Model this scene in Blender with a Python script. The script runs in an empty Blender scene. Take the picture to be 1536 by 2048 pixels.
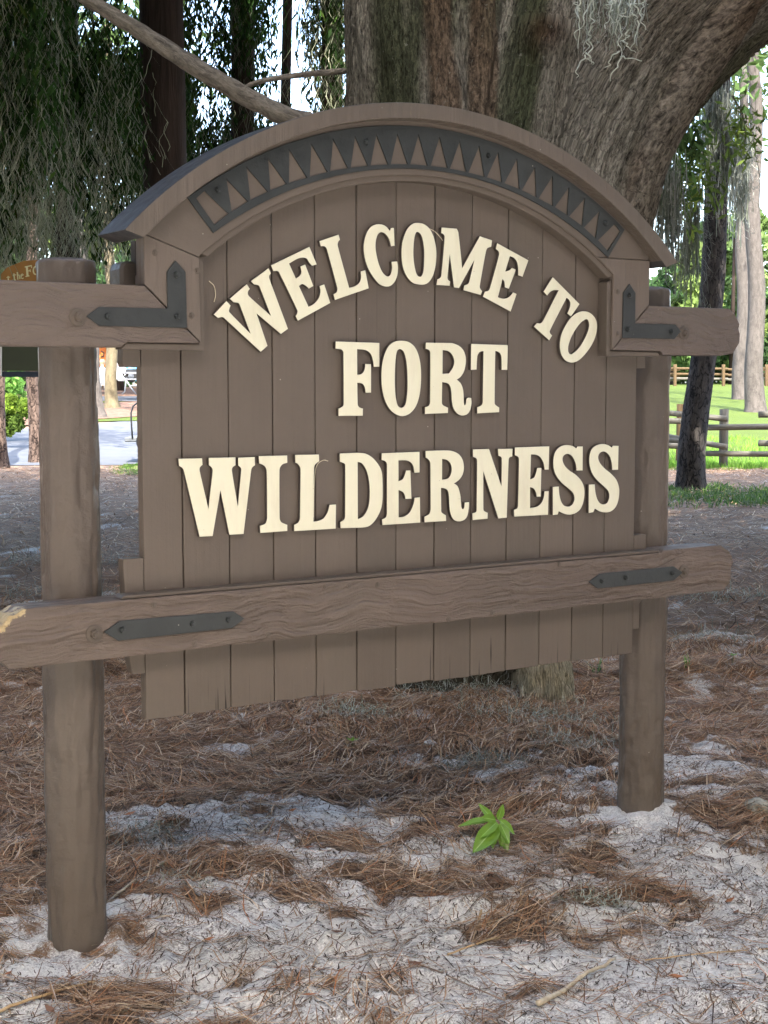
import bpy, bmesh, math, random
import numpy as np
from mathutils import Vector, Matrix, noise as mnoise
random.seed(7); rng = np.random.default_rng(7)
S = bpy.context.scene
COL = S.collection
# ------------------------------------------------------------------ camera, light, exposure
CAM = np.array([-2.511, -3.6295, 1.55]); YAW, PITCH = 0.582452, 0.088302
cam = bpy.data.objects.new('camera', bpy.data.cameras.new('camera')); COL.objects.link(cam)
cam.location = CAM; cam.rotation_euler = (math.pi/2 - PITCH, 0, -YAW)
cam.data.lens = 2900/2048*36; cam.data.sensor_width = 36; cam.data.sensor_fit = 'AUTO'
cam.data.clip_start = 0.05; cam.data.clip_end = 3000
S.camera = cam
SUN_EL, SUN_AZ = math.radians(52), math.radians(205)      # azimuth clockwise from +Y
sd = Vector((math.sin(SUN_AZ)*math.cos(SUN_EL), math.cos(SUN_AZ)*math.cos(SUN_EL), math.sin(SUN_EL)))
world = bpy.data.worlds.new('World'); S.world = world; world.use_nodes = True
wn = world.node_tree; wn.nodes.clear()
wo = wn.nodes.new('ShaderNodeOutputWorld'); wb = wn.nodes.new('ShaderNodeBackground'); ws = wn.nodes.new('ShaderNodeTexSky')
ws.sky_type = 'NISHITA'; ws.sun_disc = False; ws.sun_elevation = SUN_EL; ws.sun_rotation = SUN_AZ
ws.air_density = 1.0; ws.dust_density = 3.0; ws.ozone_density = 1.0
wb.inputs['Strength'].default_value = 0.15
wn.links.new(ws.outputs[0], wb.inputs[0]); wn.links.new(wb.outputs[0], wo.inputs[0])
sun = bpy.data.objects.new('sun', bpy.data.lights.new('sun', 'SUN')); COL.objects.link(sun)
sun.data.energy = 2.0; sun.data.angle = math.radians(0.5); sun.data.color = (1.0, 0.95, 0.86)
sun.rotation_euler = sd.to_track_quat('Z', 'Y').to_euler()
S.view_settings.view_transform = 'Standard'; S.view_settings.look = 'None'
S.view_settings.gamma = 1; S.view_settings.exposure = 3.1; S.view_settings.use_curve_mapping = False
# ------------------------------------------------------------------ frame of reference
FW = np.array([math.sin(YAW), math.cos(YAW), 0.0]); RT = np.array([math.cos(YAW), -math.sin(YAW), 0.0])
_f = np.array([math.sin(YAW)*math.cos(PITCH), math.cos(YAW)*math.cos(PITCH), -math.sin(PITCH)])
_dn = np.cross(_f, RT)
def ray(px, py):
    return RT*(px-768)/2900 + _dn*(py-1024)/2900 + _f
def at(px, py, v):                       # point seen at photo pixel px,py, v metres ahead
    d = ray(px, py); return CAM + d*(v/(d @ FW))
def uv(u, v, z=0.0):                     # u metres right, v metres ahead of where the photographer stands
    return np.array([CAM[0], CAM[1], 0]) + RT*u + FW*v + np.array([0, 0, z])
TV = [0, 26, 33, 40, 50, 60, 70, 80, 110, 3000]; TZ = [0, 0, .07, .21, .47, .78, 1.09, 1.36, 1.5, 1.5]
def terr(v): return np.interp(v, TV, TZ)
def ground_at(px, py):
    d = ray(px, py); best = None
    for v in np.geomspace(2, 400, 2500):
        z = CAM[2] + d[2]*v/(d @ FW)
        if z <= terr(v): best = v; break
    v = best or 200.0
    p = CAM + d*(v/(d @ FW)); p[2] = terr(v); return p, v
# ------------------------------------------------------------------ numpy noise
def _h(i, j, k):
    n = (i*374761393 + j*668265263 + k*2147483647 + 1013904223) & 0xffffffff
    n = ((n ^ (n >> 13))*1274126177) & 0xffffffff
    return ((n ^ (n >> 16)) & 0xffffff)/float(0xffffff)
def vn(x, y, z=0.0):
    x = np.asarray(x, float); y = np.asarray(y, float); z = np.asarray(z, float)+0*x
    i, j, k = np.floor(x).astype(np.int64), np.floor(y).astype(np.int64), np.floor(z).astype(np.int64)
    a, b, c = x-i, y-j, z-k; a = a*a*(3-2*a); b = b*b*(3-2*b); c = c*c*(3-2*c)
    r = 0
    for di in (0, 1):
        for dj in (0, 1):
            for dk in (0, 1):
                r = r + _h(i+di, j+dj, k+dk)*(a if di else 1-a)*(b if dj else 1-b)*(c if dk else 1-c)
    return r*2-1
def fbm(x, y, z=0.0, o=4):
    r = 0; A = 1.0; t = 0
    for n in range(o):
        r = r + A*vn(np.asarray(x)*2**n+17*n, np.asarray(y)*2**n+5*n, np.asarray(z)*2**n+3*n); t += A; A *= .5
    return r/t
def sstep(a, b, x): t = np.clip((x-a)/(b-a), 0, 1); return t*t*(3-2*t)
# ------------------------------------------------------------------ object helpers
def link(o, parent=None):
    COL.objects.link(o)
    if parent is not None: o.parent = parent
    return o
def tag(o, label=None, cat=None, group=None, kind=None):
    if label: o['label'] = label
    if cat: o['category'] = cat
    if group: o['group'] = group
    if kind: o['kind'] = kind
    return o
def thing(name, label, cat, loc=(0, 0, 0), group=None):
    o = bpy.data.objects.new(name, None); o.location = [float(c) for c in loc]; o.empty_display_size = .1
    link(o); return tag(o, label, cat, group)
def put(name, me, mat, parent=None):
    if mat is not None:
        me.materials.clear()
        for m in (mat if isinstance(mat, (list, tuple)) else [mat]): me.materials.append(m)
    o = bpy.data.objects.new(name, me); link(o, parent)
    if parent is not None: o.location = -Vector(parent_loc(parent))
    return o
def parent_loc(p):
    l = Vector(p.location)
    while p.parent is not None: p = p.parent; l += p.location
    return l
def npmesh(name, verts, faces, cols=None, smooth=False, attrs=None):
    me = bpy.data.meshes.new(name); verts = np.asarray(verts, np.float32).reshape(-1, 3); faces = np.asarray(faces, np.int32)
    k = faces.shape[1]; n = len(faces)
    me.vertices.add(len(verts)); me.vertices.foreach_set('co', verts.ravel())
    me.loops.add(n*k); me.loops.foreach_set('vertex_index', faces.ravel())
    me.polygons.add(n); me.polygons.foreach_set('loop_start', np.arange(0, n*k, k, dtype=np.int32))
    if smooth: me.polygons.foreach_set('use_smooth', np.ones(n, bool))
    me.update(calc_edges=True)
    if cols is not None:
        a = me.color_attributes.new('col', 'FLOAT_COLOR', 'POINT')
        c = np.ones((len(verts), 4), np.float32); c[:, :3] = cols; a.data.foreach_set('color', c.ravel())
    for nm, v in (attrs or {}).items():
        v = np.asarray(v, np.float32)
        if v.ndim == 1: a = me.attributes.new(nm, 'FLOAT', 'POINT'); a.data.foreach_set('value', v)
        else: a = me.attributes.new(nm, 'FLOAT_VECTOR', 'POINT'); a.data.foreach_set('vector', v.ravel())
    return me
def ribbons(P, width, side=None, cols=None, name='strands'):
    """P (N,M,3) centre lines -> flat ribbons"""
    P = np.asarray(P, float); N, M, _ = P.shape
    d = np.gradient(P, axis=1)
    if side is None: side = np.cross(d, np.array([0, 0, 1.0])) + 1e-6
    else: side = np.broadcast_to(side, P.shape)
    side = side/np.maximum(np.linalg.norm(side, axis=2, keepdims=True), 1e-9)
    w = np.broadcast_to(np.asarray(width, float), (N, M))[..., None]*.5
    V = np.stack([P-side*w, P+side*w], 2).reshape(-1, 3)
    b = (np.arange(N)[:, None]*M + np.arange(M-1)[None, :])*2
    Fq = np.stack([b, b+1, b+3, b+2], -1).reshape(-1, 4)
    c = None
    if cols is not None: c = np.repeat(np.asarray(cols), M*2, axis=0)
    return npmesh(name, V, Fq, c)
def leaves_mesh(C, A, B, cols=None, name='leaves', fold=0.15):
    """diamonds: centre, half long axis, half short axis"""
    n = np.cross(A, B); n = n/np.maximum(np.linalg.norm(n, axis=1, keepdims=True), 1e-9)*np.linalg.norm(B, axis=1, keepdims=True)*fold
    V = np.stack([C-A, C+B+n, C+A, C-B+n], 1).reshape(-1, 3)
    Fq = np.arange(len(V)).reshape(-1, 4)
    return npmesh(name, V, Fq, None if cols is None else np.repeat(cols, 4, axis=0))
def rdir(n):
    a = rng.normal(size=(n, 3)); return a/np.linalg.norm(a, axis=1, keepdims=True)
def tube(pts, rad, seg=12, cap=True, name='tube', disp=None):
    """tapered tube along points, returns mesh + (arc,along) attribute"""
    P = np.asarray(pts, float); M = len(P); R = np.broadcast_to(np.asarray(rad, float), (M,))
    d = np.gradient(P, axis=0); d /= np.linalg.norm(d, axis=1, keepdims=True)
    ref = np.array([1.0, 0, 0]) if abs(d[0][0]) < .8 else np.array([0, 1.0, 0])
    a = np.cross(d, ref); a /= np.linalg.norm(a, axis=1, keepdims=True); b = np.cross(d, a)
    th = np.linspace(0, 2*math.pi, seg, endpoint=False)
    L = np.r_[0, np.cumsum(np.linalg.norm(np.diff(P, axis=0), axis=1))]
    rr = R[:, None]*np.ones(seg)
    if disp is not None: rr = rr + disp(th[None, :]+0*rr, L[:, None]+0*rr, rr)
    V = P[:, None, :] + rr[..., None]*(np.cos(th)[None, :, None]*a[:, None, :] + np.sin(th)[None, :, None]*b[:, None, :])
    i = np.arange(M-1)[:, None]*seg; j = np.arange(seg)[None, :]; j2 = (j+1) % seg
    Fq = np.stack([i+j, i+j2, i+seg+j2, i+seg+j], -1).reshape(-1, 4)
    V = V.reshape(-1, 3); bc = np.stack([np.repeat(R, seg)*0+np.tile(th, M)*np.mean(R), np.repeat(L, seg), 0*np.repeat(L, seg)], 1)
    if cap:
        V = np.r_[V, [P[0], P[-1]]]; bc = np.r_[bc, [[0, 0, 0], [0, L[-1], 0]]]
        c0, c1 = len(V)-2, len(V)-1; jj = np.arange(seg)
        f0 = np.stack([jj*0+c0, (jj+1) % seg, jj, jj], 1); f1 = np.stack([jj*0+c1, (M-1)*seg+jj, (M-1)*seg+(jj+1) % seg, (M-1)*seg+jj], 1)
        me = bpy.data.meshes.new(name)
        fl = [tuple(q) for q in Fq.tolist()] + [tuple(q[:3]) for q in f0.tolist()] + [tuple(q[:3]) for q in f1.tolist()]
        me.from_pydata([tuple(q) for q in V.tolist()], [], fl); me.update()
        me.polygons.foreach_set('use_smooth', [True]*len(me.polygons))
        at_ = me.attributes.new('bc', 'FLOAT_VECTOR', 'POINT'); at_.data.foreach_set('vector', bc.astype(np.float32).ravel())
        return me
    return npmesh(name, V, Fq, None, True, {'bc': bc})
def spline(pts, n=8):
    """catmull-rom through points"""
    P = [np.asarray(p, float) for p in pts]; P = [2*P[0]-P[1]]+P+[2*P[-1]-P[-2]]; out = []
    for i in range(1, len(P)-2):
        for t in np.linspace(0, 1, n, endpoint=False):
            a, b, c, d = P[i-1:i+3]
            out.append(.5*((2*b)+(-a+c)*t+(2*a-5*b+4*c-d)*t*t+(-a+3*b-3*c+d)*t**3))
    out.append(P[-2]); return np.array(out)
def prism(poly, y0, y1, bevel=0.0015, name='piece', segs=1):
    """polygon in the sign's XZ plane, extruded from y0 (front) to y1"""
    bm = bmesh.new(); n = len(poly)
    vs = [bm.verts.new((p[0], y0, p[1])) for p in poly]; f = bm.faces.new(vs)
    r = bmesh.ops.extrude_face_region(bm, geom=[f]); ev = [g for g in r['geom'] if isinstance(g, bmesh.types.BMVert)]
    bmesh.ops.translate(bm, vec=(0, y1-y0, 0), verts=ev)
    bmesh.ops.recalc_face_normals(bm, faces=bm.faces)
    if bevel:
        fe = [e for e in bm.edges if all(abs(v.co.y-y0) < 1e-6 for v in e.verts)]
        ve = [e for e in bm.edges if abs(e.verts[0].co.y-e.verts[1].co.y) > 1e-6 and e.calc_face_angle(0) > .5]
        bmesh.ops.bevel(bm, geom=fe+ve, offset=bevel, segments=segs, affect='EDGES', profile=.6, clamp_overlap=True)
    me = bpy.data.meshes.new(name); bm.to_mesh(me); bm.free(); return me
def boxmesh(x0, x1, y0, y1, z0, z1, bevel=0.0, name='box', M=None):
    bm = bmesh.new(); bmesh.ops.create_cube(bm, size=1)
    bmesh.ops.scale(bm, vec=(x1-x0, y1-y0, z1-z0), verts=bm.verts); bmesh.ops.translate(bm, vec=((x0+x1)/2, (y0+y1)/2, (z0+z1)/2), verts=bm.verts)
    if bevel: bmesh.ops.bevel(bm, geom=list(bm.edges), offset=bevel, segments=1, affect='EDGES')
    if M is not None: bm.transform(M)
    me = bpy.data.meshes.new(name); bm.to_mesh(me); bm.free(); return me
def fillcurve(rings, y0, depth, bevel, name='shape'):
    """2D rings (outer first, then holes) in XZ -> solid with rounded edge between y0 and y0+depth"""
    cu = bpy.data.curves.new(name, 'CURVE'); cu.dimensions = '2D'; cu.fill_mode = 'BOTH'
    for r in rings:
        sp = cu.splines.new('POLY'); sp.points.add(len(r)-1)
        for p, q in zip(sp.points, r): p.co = (q[0], q[1], 0, 1)
        sp.use_cyclic_u = True
    cu.extrude = depth/2-bevel; cu.bevel_depth = bevel; cu.bevel_resolution = 1; cu.offset = -bevel
    o = bpy.data.objects.new(name, cu); COL.objects.link(o)
    dg = bpy.context.evaluated_depsgraph_get(); me = bpy.data.meshes.new_from_object(o.evaluated_get(dg))
    bpy.data.objects.remove(o); bpy.data.curves.remove(cu)
    # curve local (x,y,z) -> sign (x, y0+depth/2 - z, y)
    co = np.empty(len(me.vertices)*3, np.float32); me.vertices.foreach_get('co', co); co = co.reshape(-1, 3)
    me.vertices.foreach_set('co', np.stack([co[:, 0], y0+depth/2-co[:, 2], co[:, 1]], 1).astype(np.float32).ravel()); me.update()
    return me
# ------------------------------------------------------------------ materials
def M_(name, rough=.8, spec=.3):
    m = bpy.data.materials.new(name); m.use_nodes = True; nt = m.node_tree
    b = nt.nodes['Principled BSDF']; b.inputs['Roughness'].default_value = rough
    b.inputs['Specular IOR Level'].default_value = spec; return m, nt, b
def nd(nt, typ, ins=None, **kw):
    n = nt.nodes.new('ShaderNode'+typ)
    for k, v in kw.items(): setattr(n, k, v)
    for k, v in (ins or {}).items():
        s = n.inputs[k]
        if hasattr(v, 'is_output') or isinstance(v, bpy.types.NodeSocket): nt.links.new(v, s)
        else: s.default_value = v
    return n
def ramp(nt, fac, stops, interp='LINEAR'):
    n = nt.nodes.new('ShaderNodeValToRGB'); nt.links.new(fac, n.inputs[0]); e = n.color_ramp.elements; n.color_ramp.interpolation = interp
    while len(e) < len(stops): e.new(.5)
    for s, (p, c) in zip(e, stops):
        s.position = p; s.color = (c if hasattr(c, '__len__') else (c, c, c)) if len(c if hasattr(c, '__len__') else (c, c, c)) == 4 else tuple(c if hasattr(c, '__len__') else (c, c, c))+(1,)
    return n.outputs[0]
def mix(nt, f, a, b, mode='MIX'):
    n = nt.nodes.new('ShaderNodeMix'); n.data_type = 'RGBA'; n.blend_type = mode
    for i, v in ((0, f), (6, a), (7, b)):
        if isinstance(v, bpy.types.NodeSocket): nt.links.new(v, n.inputs[i])
        else: n.inputs[i].default_value = v if i == 0 else tuple(v)+((1,) if len(v) == 3 else ())
    return n.outputs[2]
def math_(nt, op, a, b=0.0, c=None):
    n = nt.nodes.new('ShaderNodeMath'); n.operation = op
    for i, v in enumerate((a, b) if c is None else (a, b, c)):
        if isinstance(v, bpy.types.NodeSocket): nt.links.new(v, n.inputs[i])
        else: n.inputs[i].default_value = v
    return n.outputs[0]
def scaled(nt, vec, s):
    n = nd(nt, 'Mapping'); nt.links.new(vec, n.inputs['Vector']); n.inputs['Scale'].default_value = s; return n.outputs[0]
def noise_(nt, vec, scale=5, detail=4, rough=.55, dist=0.0):
    return nd(nt, 'TexNoise', {'Vector': vec, 'Scale': scale, 'Detail': detail, 'Roughness': rough, 'Distortion': dist}).outputs[0]
def bump_(nt, b, h, strength=.4, dist=.01, prev=None):
    n = nd(nt, 'Bump', {'Height': h, 'Strength': strength, 'Distance': dist})
    if prev is not None: nt.links.new(prev, n.inputs['Normal'])
    nt.links.new(n.outputs[0], b.inputs['Normal']); return n.outputs[0]
def pos_(nt): return nd(nt, 'NewGeometry').outputs['Position']

def paint(name, base, grain='Z', gstr=.25, gscale=1.0, rough=.6, vary=.12, chips=False, knots=False, bd=0, splits=False):
    """painted timber: raised grain along an axis, dents, brush marks, a few pale flecks"""
    m, nt, b = M_(name, rough, .35); P = pos_(nt)
    info = nd(nt, 'ObjectInfo').outputs['Random']
    off = nd(nt, 'CombineXYZ', {'X': math_(nt, 'MULTIPLY', info, 7.0), 'Z': math_(nt, 'MULTIPLY', info, 3.0)}).outputs[0]
    P2 = nd(nt, 'VectorMath', {0: P, 1: off}, operation='ADD').outputs[0]
    sc = {'Z': (60, 60, 2.2), 'X': (2.2, 60, 60), 'N': (14, 14, 14)}[grain]
    warp = nd(nt, 'VectorMath', {0: nd(nt, 'TexNoise', {'Vector': P2, 'Scale': 3.5, 'Detail': 2}).outputs['Color'], 1: (.12, .12, .12)}, operation='MULTIPLY').outputs[0]
    P3 = nd(nt, 'VectorMath', {0: P2, 1: warp}, operation='ADD').outputs[0]
    g = noise_(nt, scaled(nt, P3 if knots else P2, tuple(c*gscale for c in sc)), 1.0, 3, .6)
    big = noise_(nt, P2, 3.0, 4, .6); mid = noise_(nt, P2, 22, 4, .6); fine = noise_(nt, P2, 220, 2, .5)
    f = math_(nt, 'MULTIPLY', math_(nt, 'SUBTRACT', big, .5), vary*2.2)
    f = math_(nt, 'ADD', f, math_(nt, 'MULTIPLY', math_(nt, 'SUBTRACT', mid, .5), vary*1.3))
    f = math_(nt, 'ADD', f, math_(nt, 'MULTIPLY', math_(nt, 'SUBTRACT', g, .5), vary*gstr*3.0))
    f = math_(nt, 'ADD', f, math_(nt, 'MULTIPLY', math_(nt, 'SUBTRACT', info, .5), .15))
    f = math_(nt, 'ADD', f, 1.0)
    c = nd(nt, 'VectorMath', {0: base, 'Scale': f}, operation='SCALE').outputs[0]
    # algae / dust tint
    c = mix(nt, ramp(nt, noise_(nt, P2, 1.7, 5, .65), [(.5, 0), (.75, .35)]), c, tuple(x*k for x, k in zip(base, (.9, 1.0, .98))))
    # pale flecks
    vo = nd(nt, 'TexVoronoi', {'Vector': P2, 'Scale': 26.0, 'Randomness': 1.0})
    fl = math_(nt, 'MULTIPLY', math_(nt, 'LESS_THAN', vo.outputs['Distance'], .05), math_(nt, 'GREATER_THAN', nd(nt, 'SeparateColor', {0: vo.outputs['Color']}).outputs[0], .86))
    c = mix(nt, math_(nt, 'MULTIPLY', fl, .75), c, (.42, .39, .33))
    dk = noise_(nt, scaled(nt, P2, (9, 9, 9)), 1.0, 8, .75)
    c = mix(nt, ramp(nt, dk, [(.66, 0), (.74, .45)]), c, tuple(x*.5 for x in base))
    if chips:      # raw wood broken out at the left end of the lower beam
        sx = nd(nt, 'SeparateXYZ', {0: P}); e = math_(nt, 'ADD', math_(nt, 'MULTIPLY', sx.outputs[0], -1.0), math_(nt, 'MULTIPLY', sx.outputs[2], 1.15))
        e = math_(nt, 'ADD', e, math_(nt, 'MULTIPLY', noise_(nt, P, 30, 5, .7), .13))
        raw = mix(nt, noise_(nt, P, 60, 3), (.30, .20, .08), (.62, .50, .30))
        c = mix(nt, ramp(nt, math_(nt, 'SUBTRACT', e, 2.0), [(.440, 0), (.447, 1)]), c, raw)
    if splits:     # drying cracks that run up from the worn lower plank ends, and faint splashed dirt
        sz_ = nd(nt, 'SeparateXYZ', {0: P}).outputs[2]
        cn = noise_(nt, scaled(nt, P2, (130, 1, 1.6)), 1.0, 2, .5); cm = math_(nt, 'SUBTRACT', math_(nt, 'ADD', cn, ramp(nt, sz_, [(.62, .05), (.80, -.0)])), 0.0)
        c = mix(nt, math_(nt, 'MULTIPLY', ramp(nt, cm, [(.69, 0), (.715, 1)]), ramp(nt, math_(nt, 'ADD', sz_, math_(nt, 'MULTIPLY', noise_(nt, scaled(nt, P2, (60, 1, 1)), 1.0, 1), -.22)), [(.545, 1), (.60, 0)])), c, (.02, .015, .012))
        hair = noise_(nt, scaled(nt, P2, (210, 1, 1.1)), 1.0, 2, .5)
        c = mix(nt, math_(nt, 'MULTIPLY', ramp(nt, hair, [(.70, 0), (.73, .6)]), ramp(nt, noise_(nt, P2, 2.3, 2), [(.5, 0), (.58, 1)])), c, (.04, .03, .025))
    nt.links.new(c, b.inputs['Base Color'])
    nt.links.new(ramp(nt, mid, [(.3, rough-.12), (.7, rough+.12)]), b.inputs['Roughness'])
    h = math_(nt, 'ADD', math_(nt, 'MULTIPLY', g, gstr), math_(nt, 'MULTIPLY', mid, .25))
    h = math_(nt, 'ADD', h, math_(nt, 'MULTIPLY', fine, .06))
    bump_(nt, b, h, 1.0, bd if bd else (.020 if knots else .007))
    return m
BROWN = (.125, .099, .079)
MB_board = paint('paint_board', BROWN, 'Z', .25, 1.0, .5, .15, splits=True)
MB_beam = paint('paint_beam', (.142, .111, .092), 'X', .9, .8, .6, .14, knots=True)
MB_low = paint('paint_low_beam', (.152, .117, .095), 'X', 1.5, .62, .62, .18, chips=True, knots=True)
MB_stile = paint('paint_stile', (.140, .111, .090), 'Z', .7, 1.0, .6)
MB_arch = paint('paint_arch', (.120, .096, .077), 'N', .3, 1.0, .55)
MB_cap = paint('paint_cap', (.122, .098, .079), 'Z', .9, .7, .5)
MB_post = paint('paint_post', (.116, .092, .074), 'N', .5, 1.0, .40, .10, bd=.012)
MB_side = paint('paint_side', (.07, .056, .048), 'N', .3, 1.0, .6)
M_capshade = paint('paint_cap_shaded', (.052, .049, .049), 'N', .5, 1.0, .5, .25)  # same paint as the cap; shade on its upper faces put into the colour
M_iron = paint('paint_iron', (.040, .044, .044), 'N', .5, 1.0, .42, .25)
M_cream, nt, b = M_('paint_cream', .5, .4); P = pos_(nt)
c = mix(nt, noise_(nt, P, 9, 5, .6), (.74, .70, .51), (.80, .765, .59))
vo = nd(nt, 'TexVoronoi', {'Vector': P, 'Scale': 40.0})
c = mix(nt, math_(nt, 'MULTIPLY', math_(nt, 'LESS_THAN', vo.outputs['Distance'], .06), math_(nt, 'GREATER_THAN', nd(nt, 'SeparateColor', {0: vo.outputs['Color']}).outputs[0], .8)), c, (.5, .44, .32))
c = mix(nt, ramp(nt, noise_(nt, scaled(nt, P, (14, 14, 3)), 1.0, 5, .7), [(.52, 0), (.74, .45)]), c, (.60, .53, .38))
nt.links.new(c, b.inputs['Base Color']); bump_(nt, b, noise_(nt, P, 60, 4, .6), .25, .002)

def colmat(name, rough=.8, mul=1.0, trans=0.0, spec=.2):
    m, nt, b = M_(name, rough, spec); a = nd(nt, 'VertexColor', layer_name='col')
    c = nd(nt, 'VectorMath', {0: a.outputs[0], 'Scale': mul}, operation='SCALE').outputs[0]
    nt.links.new(c, b.inputs['Base Color'])
    if trans:
        t = nd(nt, 'BsdfTranslucent'); nt.links.new(c, t.inputs[0]); mx = nd(nt, 'MixShader', {0: trans, 1: b.outputs[0], 2: t.outputs[0]})
        nt.links.new(mx.outputs[0], nt.nodes['Material Output'].inputs['Surface'])
    return m
M_leaf = colmat('foliage', .75, 1.0, .35, .08)
M_moss = colmat('spanish_moss', .9, 1.0, .3)
M_needle = colmat('needle_litter', .85, 1.0, 0)
M_grass = colmat('grass_blade', .6, 1.0, .4)
def bark(name, cd, cl, sa=14, sl=2.4, bumpd=.02, plates=True, moss=None):
    m, nt, b = M_(name, .9, .15)
    a = nd(nt, 'Attribute', attribute_name='bc').outputs['Vector']
    v = scaled(nt, a, (sa, sl, 1)); w = nd(nt, 'VectorMath', {0: v, 1: nd(nt, 'VectorMath', {0: nd(nt, 'TexNoise', {'Vector': v, 'Scale': 1.5}).outputs['Color'], 1: (1.5, 1.5, .6)}, operation='MULTIPLY').outputs[0]}, operation='ADD').outputs[0]
    n1 = noise_(nt, w, 1.0, 6, .65); n2 = noise_(nt, scaled(nt, a, (sa*5, sl*5, 1)), 1.0, 3)
    vo = nd(nt, 'TexVoronoi', {'Vector': w, 'Scale': 1.0}, feature='DISTANCE_TO_EDGE').outputs[0]
    crack = ramp(nt, math_(nt, 'ADD', vo, math_(nt, 'MULTIPLY', n2, .12)), [(.04, .25), (.14, 1)])
    h = math_(nt, 'ADD', math_(nt, 'MULTIPLY', crack, .8 if plates else .25), math_(nt, 'ADD', math_(nt, 'MULTIPLY', n1, .7), math_(nt, 'MULTIPLY', n2, .25)))
    f = math_(nt, 'MULTIPLY', crack, n1) if plates else n1
    c = ramp(nt, f, [(.22, cd), (.62, cl)])
    c = mix(nt, ramp(nt, n2, [(.3, .3), (.6, 0)]), c, cd)
    if moss: c = mix(nt, ramp(nt, noise_(nt, pos_(nt), 2.2, 5, .65), [(.45, 0), (.6, .8)]), c, moss)
    nt.links.new(c, b.inputs['Base Color']); bump_(nt, b, h, .9, bumpd); return m
M_pine_dark = bark('bark_dark_pine', (.010, .009, .009), (.075, .066, .060), 16, 5, .03)
M_pine_pale = bark('bark_pale_pine', (.040, .034, .030), (.105, .092, .082), 12, 4, .02, False)
M_pine_red = bark('bark_red_pine', (.025, .017, .014), (.17, .12, .095), 16, 5, .03)
M_dark_trunk = bark('bark_shaded', (.012, .009, .007), (.05, .035, .028), 16, 1.2, .02, False)
M_grey_branch = bark('bark_grey_branch', (.022, .019, .015), (.27, .235, .185), 34, 12, .014, False)
M_log = bark('weathered_log', (.04, .037, .03), (.15, .14, .115), 22, 2, .006, False)
M_log_fresh = bark('fresh_log', (.055, .036, .018), (.10, .068, .036), 22, 2, .006, False)
def plain(name, c1, c2, scale=8, rough=.7, spec=.3, metal=0, bumpd=0.0):
    m, nt, b = M_(name, rough, spec); b.inputs['Metallic'].default_value = metal
    n = noise_(nt, pos_(nt), scale, 5, .6); nt.links.new(mix(nt, ramp(nt, n, [(.3, 0), (.7, 1)]), c1, c2), b.inputs['Base Color'])
    if bumpd: bump_(nt, b, n, .5, bumpd)
    return m
# ================================================================== GROUND
def relief(u, v):
    u = np.asarray(u, float); v = np.asarray(v, float); fade = 1-sstep(9, 20, v)
    h = .045*fbm(u*.9+3, v*.9, 1, 3)+.028*fbm(u*3.1, v*3.1, 2, 3)
    hb = np.abs(fbm(u*7.3, v*7.3, 5, 3)); h = h + .026*(1-hb*2.2)
    h = h + .013*fbm(u*24, v*24, 3, 3)
    return h*fade + terr(v) + .05*fbm(u*.25, v*.25, 7, 2)*(sstep(4, 10, v))
BLOBS = [(640, 1505, .30, .10, -.9), (860, 1478, .10, .05, -1.0), (870, 1530, .22, .08, -.7), (1150, 1545, .22, .1, -.8), (330, 1650, .25, .12, -.6), (620, 1640, .35, .10, -.8), (800, 1720, .25, .12, -1.0),
         (450, 1545, .22, .08, -.5), (1270, 1700, .35, .2, -.8), (1430, 1760, .4, .2, -.7), (100, 960, 1.6, 1.6, -.55), (60, 1100, .6, .6, -.6), (240, 1360, .3, .3, -.6), (40, 1440, .3, .2, -.5), (60, 1400, .3, .4, -.3),
         (1330, 1660, .18, .1, -.9), (1300, 1590, .3, .12, -.4), (1400, 1530, .3, .15, -.5), (560, 1880, .5, .2, -.5), (1300, 1900, .5, .2, -.6), (230, 1960, .2, .1, -.4),
         (100, 1600, .35, .2, .6), (60, 1780, .3, .2, .6), (330, 1760, .3, .18, .5), (480, 1560, .4, .12, .35), (700, 1600, .3, .06, .7), (1000, 1620, .3, .12, .8), (1170, 1720, .10, .12, .9), (300, 2000, .2, .05, .7), (120, 1985, .3, .05, .7),
         (1250, 1790, .14, .05, .6), (500, 1830, .2, .08, .6), (760, 1840, .12, .05, .7), (1480, 1620, .25, .1, .6), (330, 1880, .2, .07, .5), (900, 1950, .3, .04, .3), (1120, 1690, .15, .1, .8)]
_bl = []
for (bx_, by_, su, sv, amp) in BLOBS:
    p, vv = ground_at(bx_, by_); q = p-CAM; _bl.append((q @ RT, q @ FW, su, sv, amp))
def litter(u, v):
    u = np.asarray(u, float); v = np.asarray(v, float)
    b = np.interp(v, [0, 3.4, 4.0, 4.6, 5.2, 5.8, 7, 12, 16, 40], [-.70, -.70, -.60, -.22, .02, .50, .70, .8, 1.0, 1.4])
    n = 1.1*fbm(u*1.6, v*1.6, 11, 3)+1.9*fbm(u*8, v*11, 12, 5)
    n = n + .45*np.exp(-((u+1.25)/.5)**2)*sstep(3.7, 4.2, v)
    for (cu, cv, su, sv, amp) in _bl:
        n = n + amp*np.exp(-((u-cu)/su)**2-((v-cv)/sv)**2)
    return sstep(-.85, .72, b+n)
def axis(a, fine0, fine1, step, b, grow):
    r = list(np.arange(fine0, fine1, step)); s = step; x = r[-1]
    while x < b: s *= grow; x += s; r.append(x)
    s = step; x = fine0; l = []
    while x > a: s *= grow; x -= s; l.append(x)
    return np.array(l[::-1]+r)
gu = axis(-500, -1.9, 2.6, .0125, 500, 1.12); gv = axis(-300, 3.1, 7.2, .0125, 1400, 1.045)
GU, GV = np.meshgrid(gu, gv); nu, nv = len(gu), len(gv)
H = relief(GU, GV)
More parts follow.
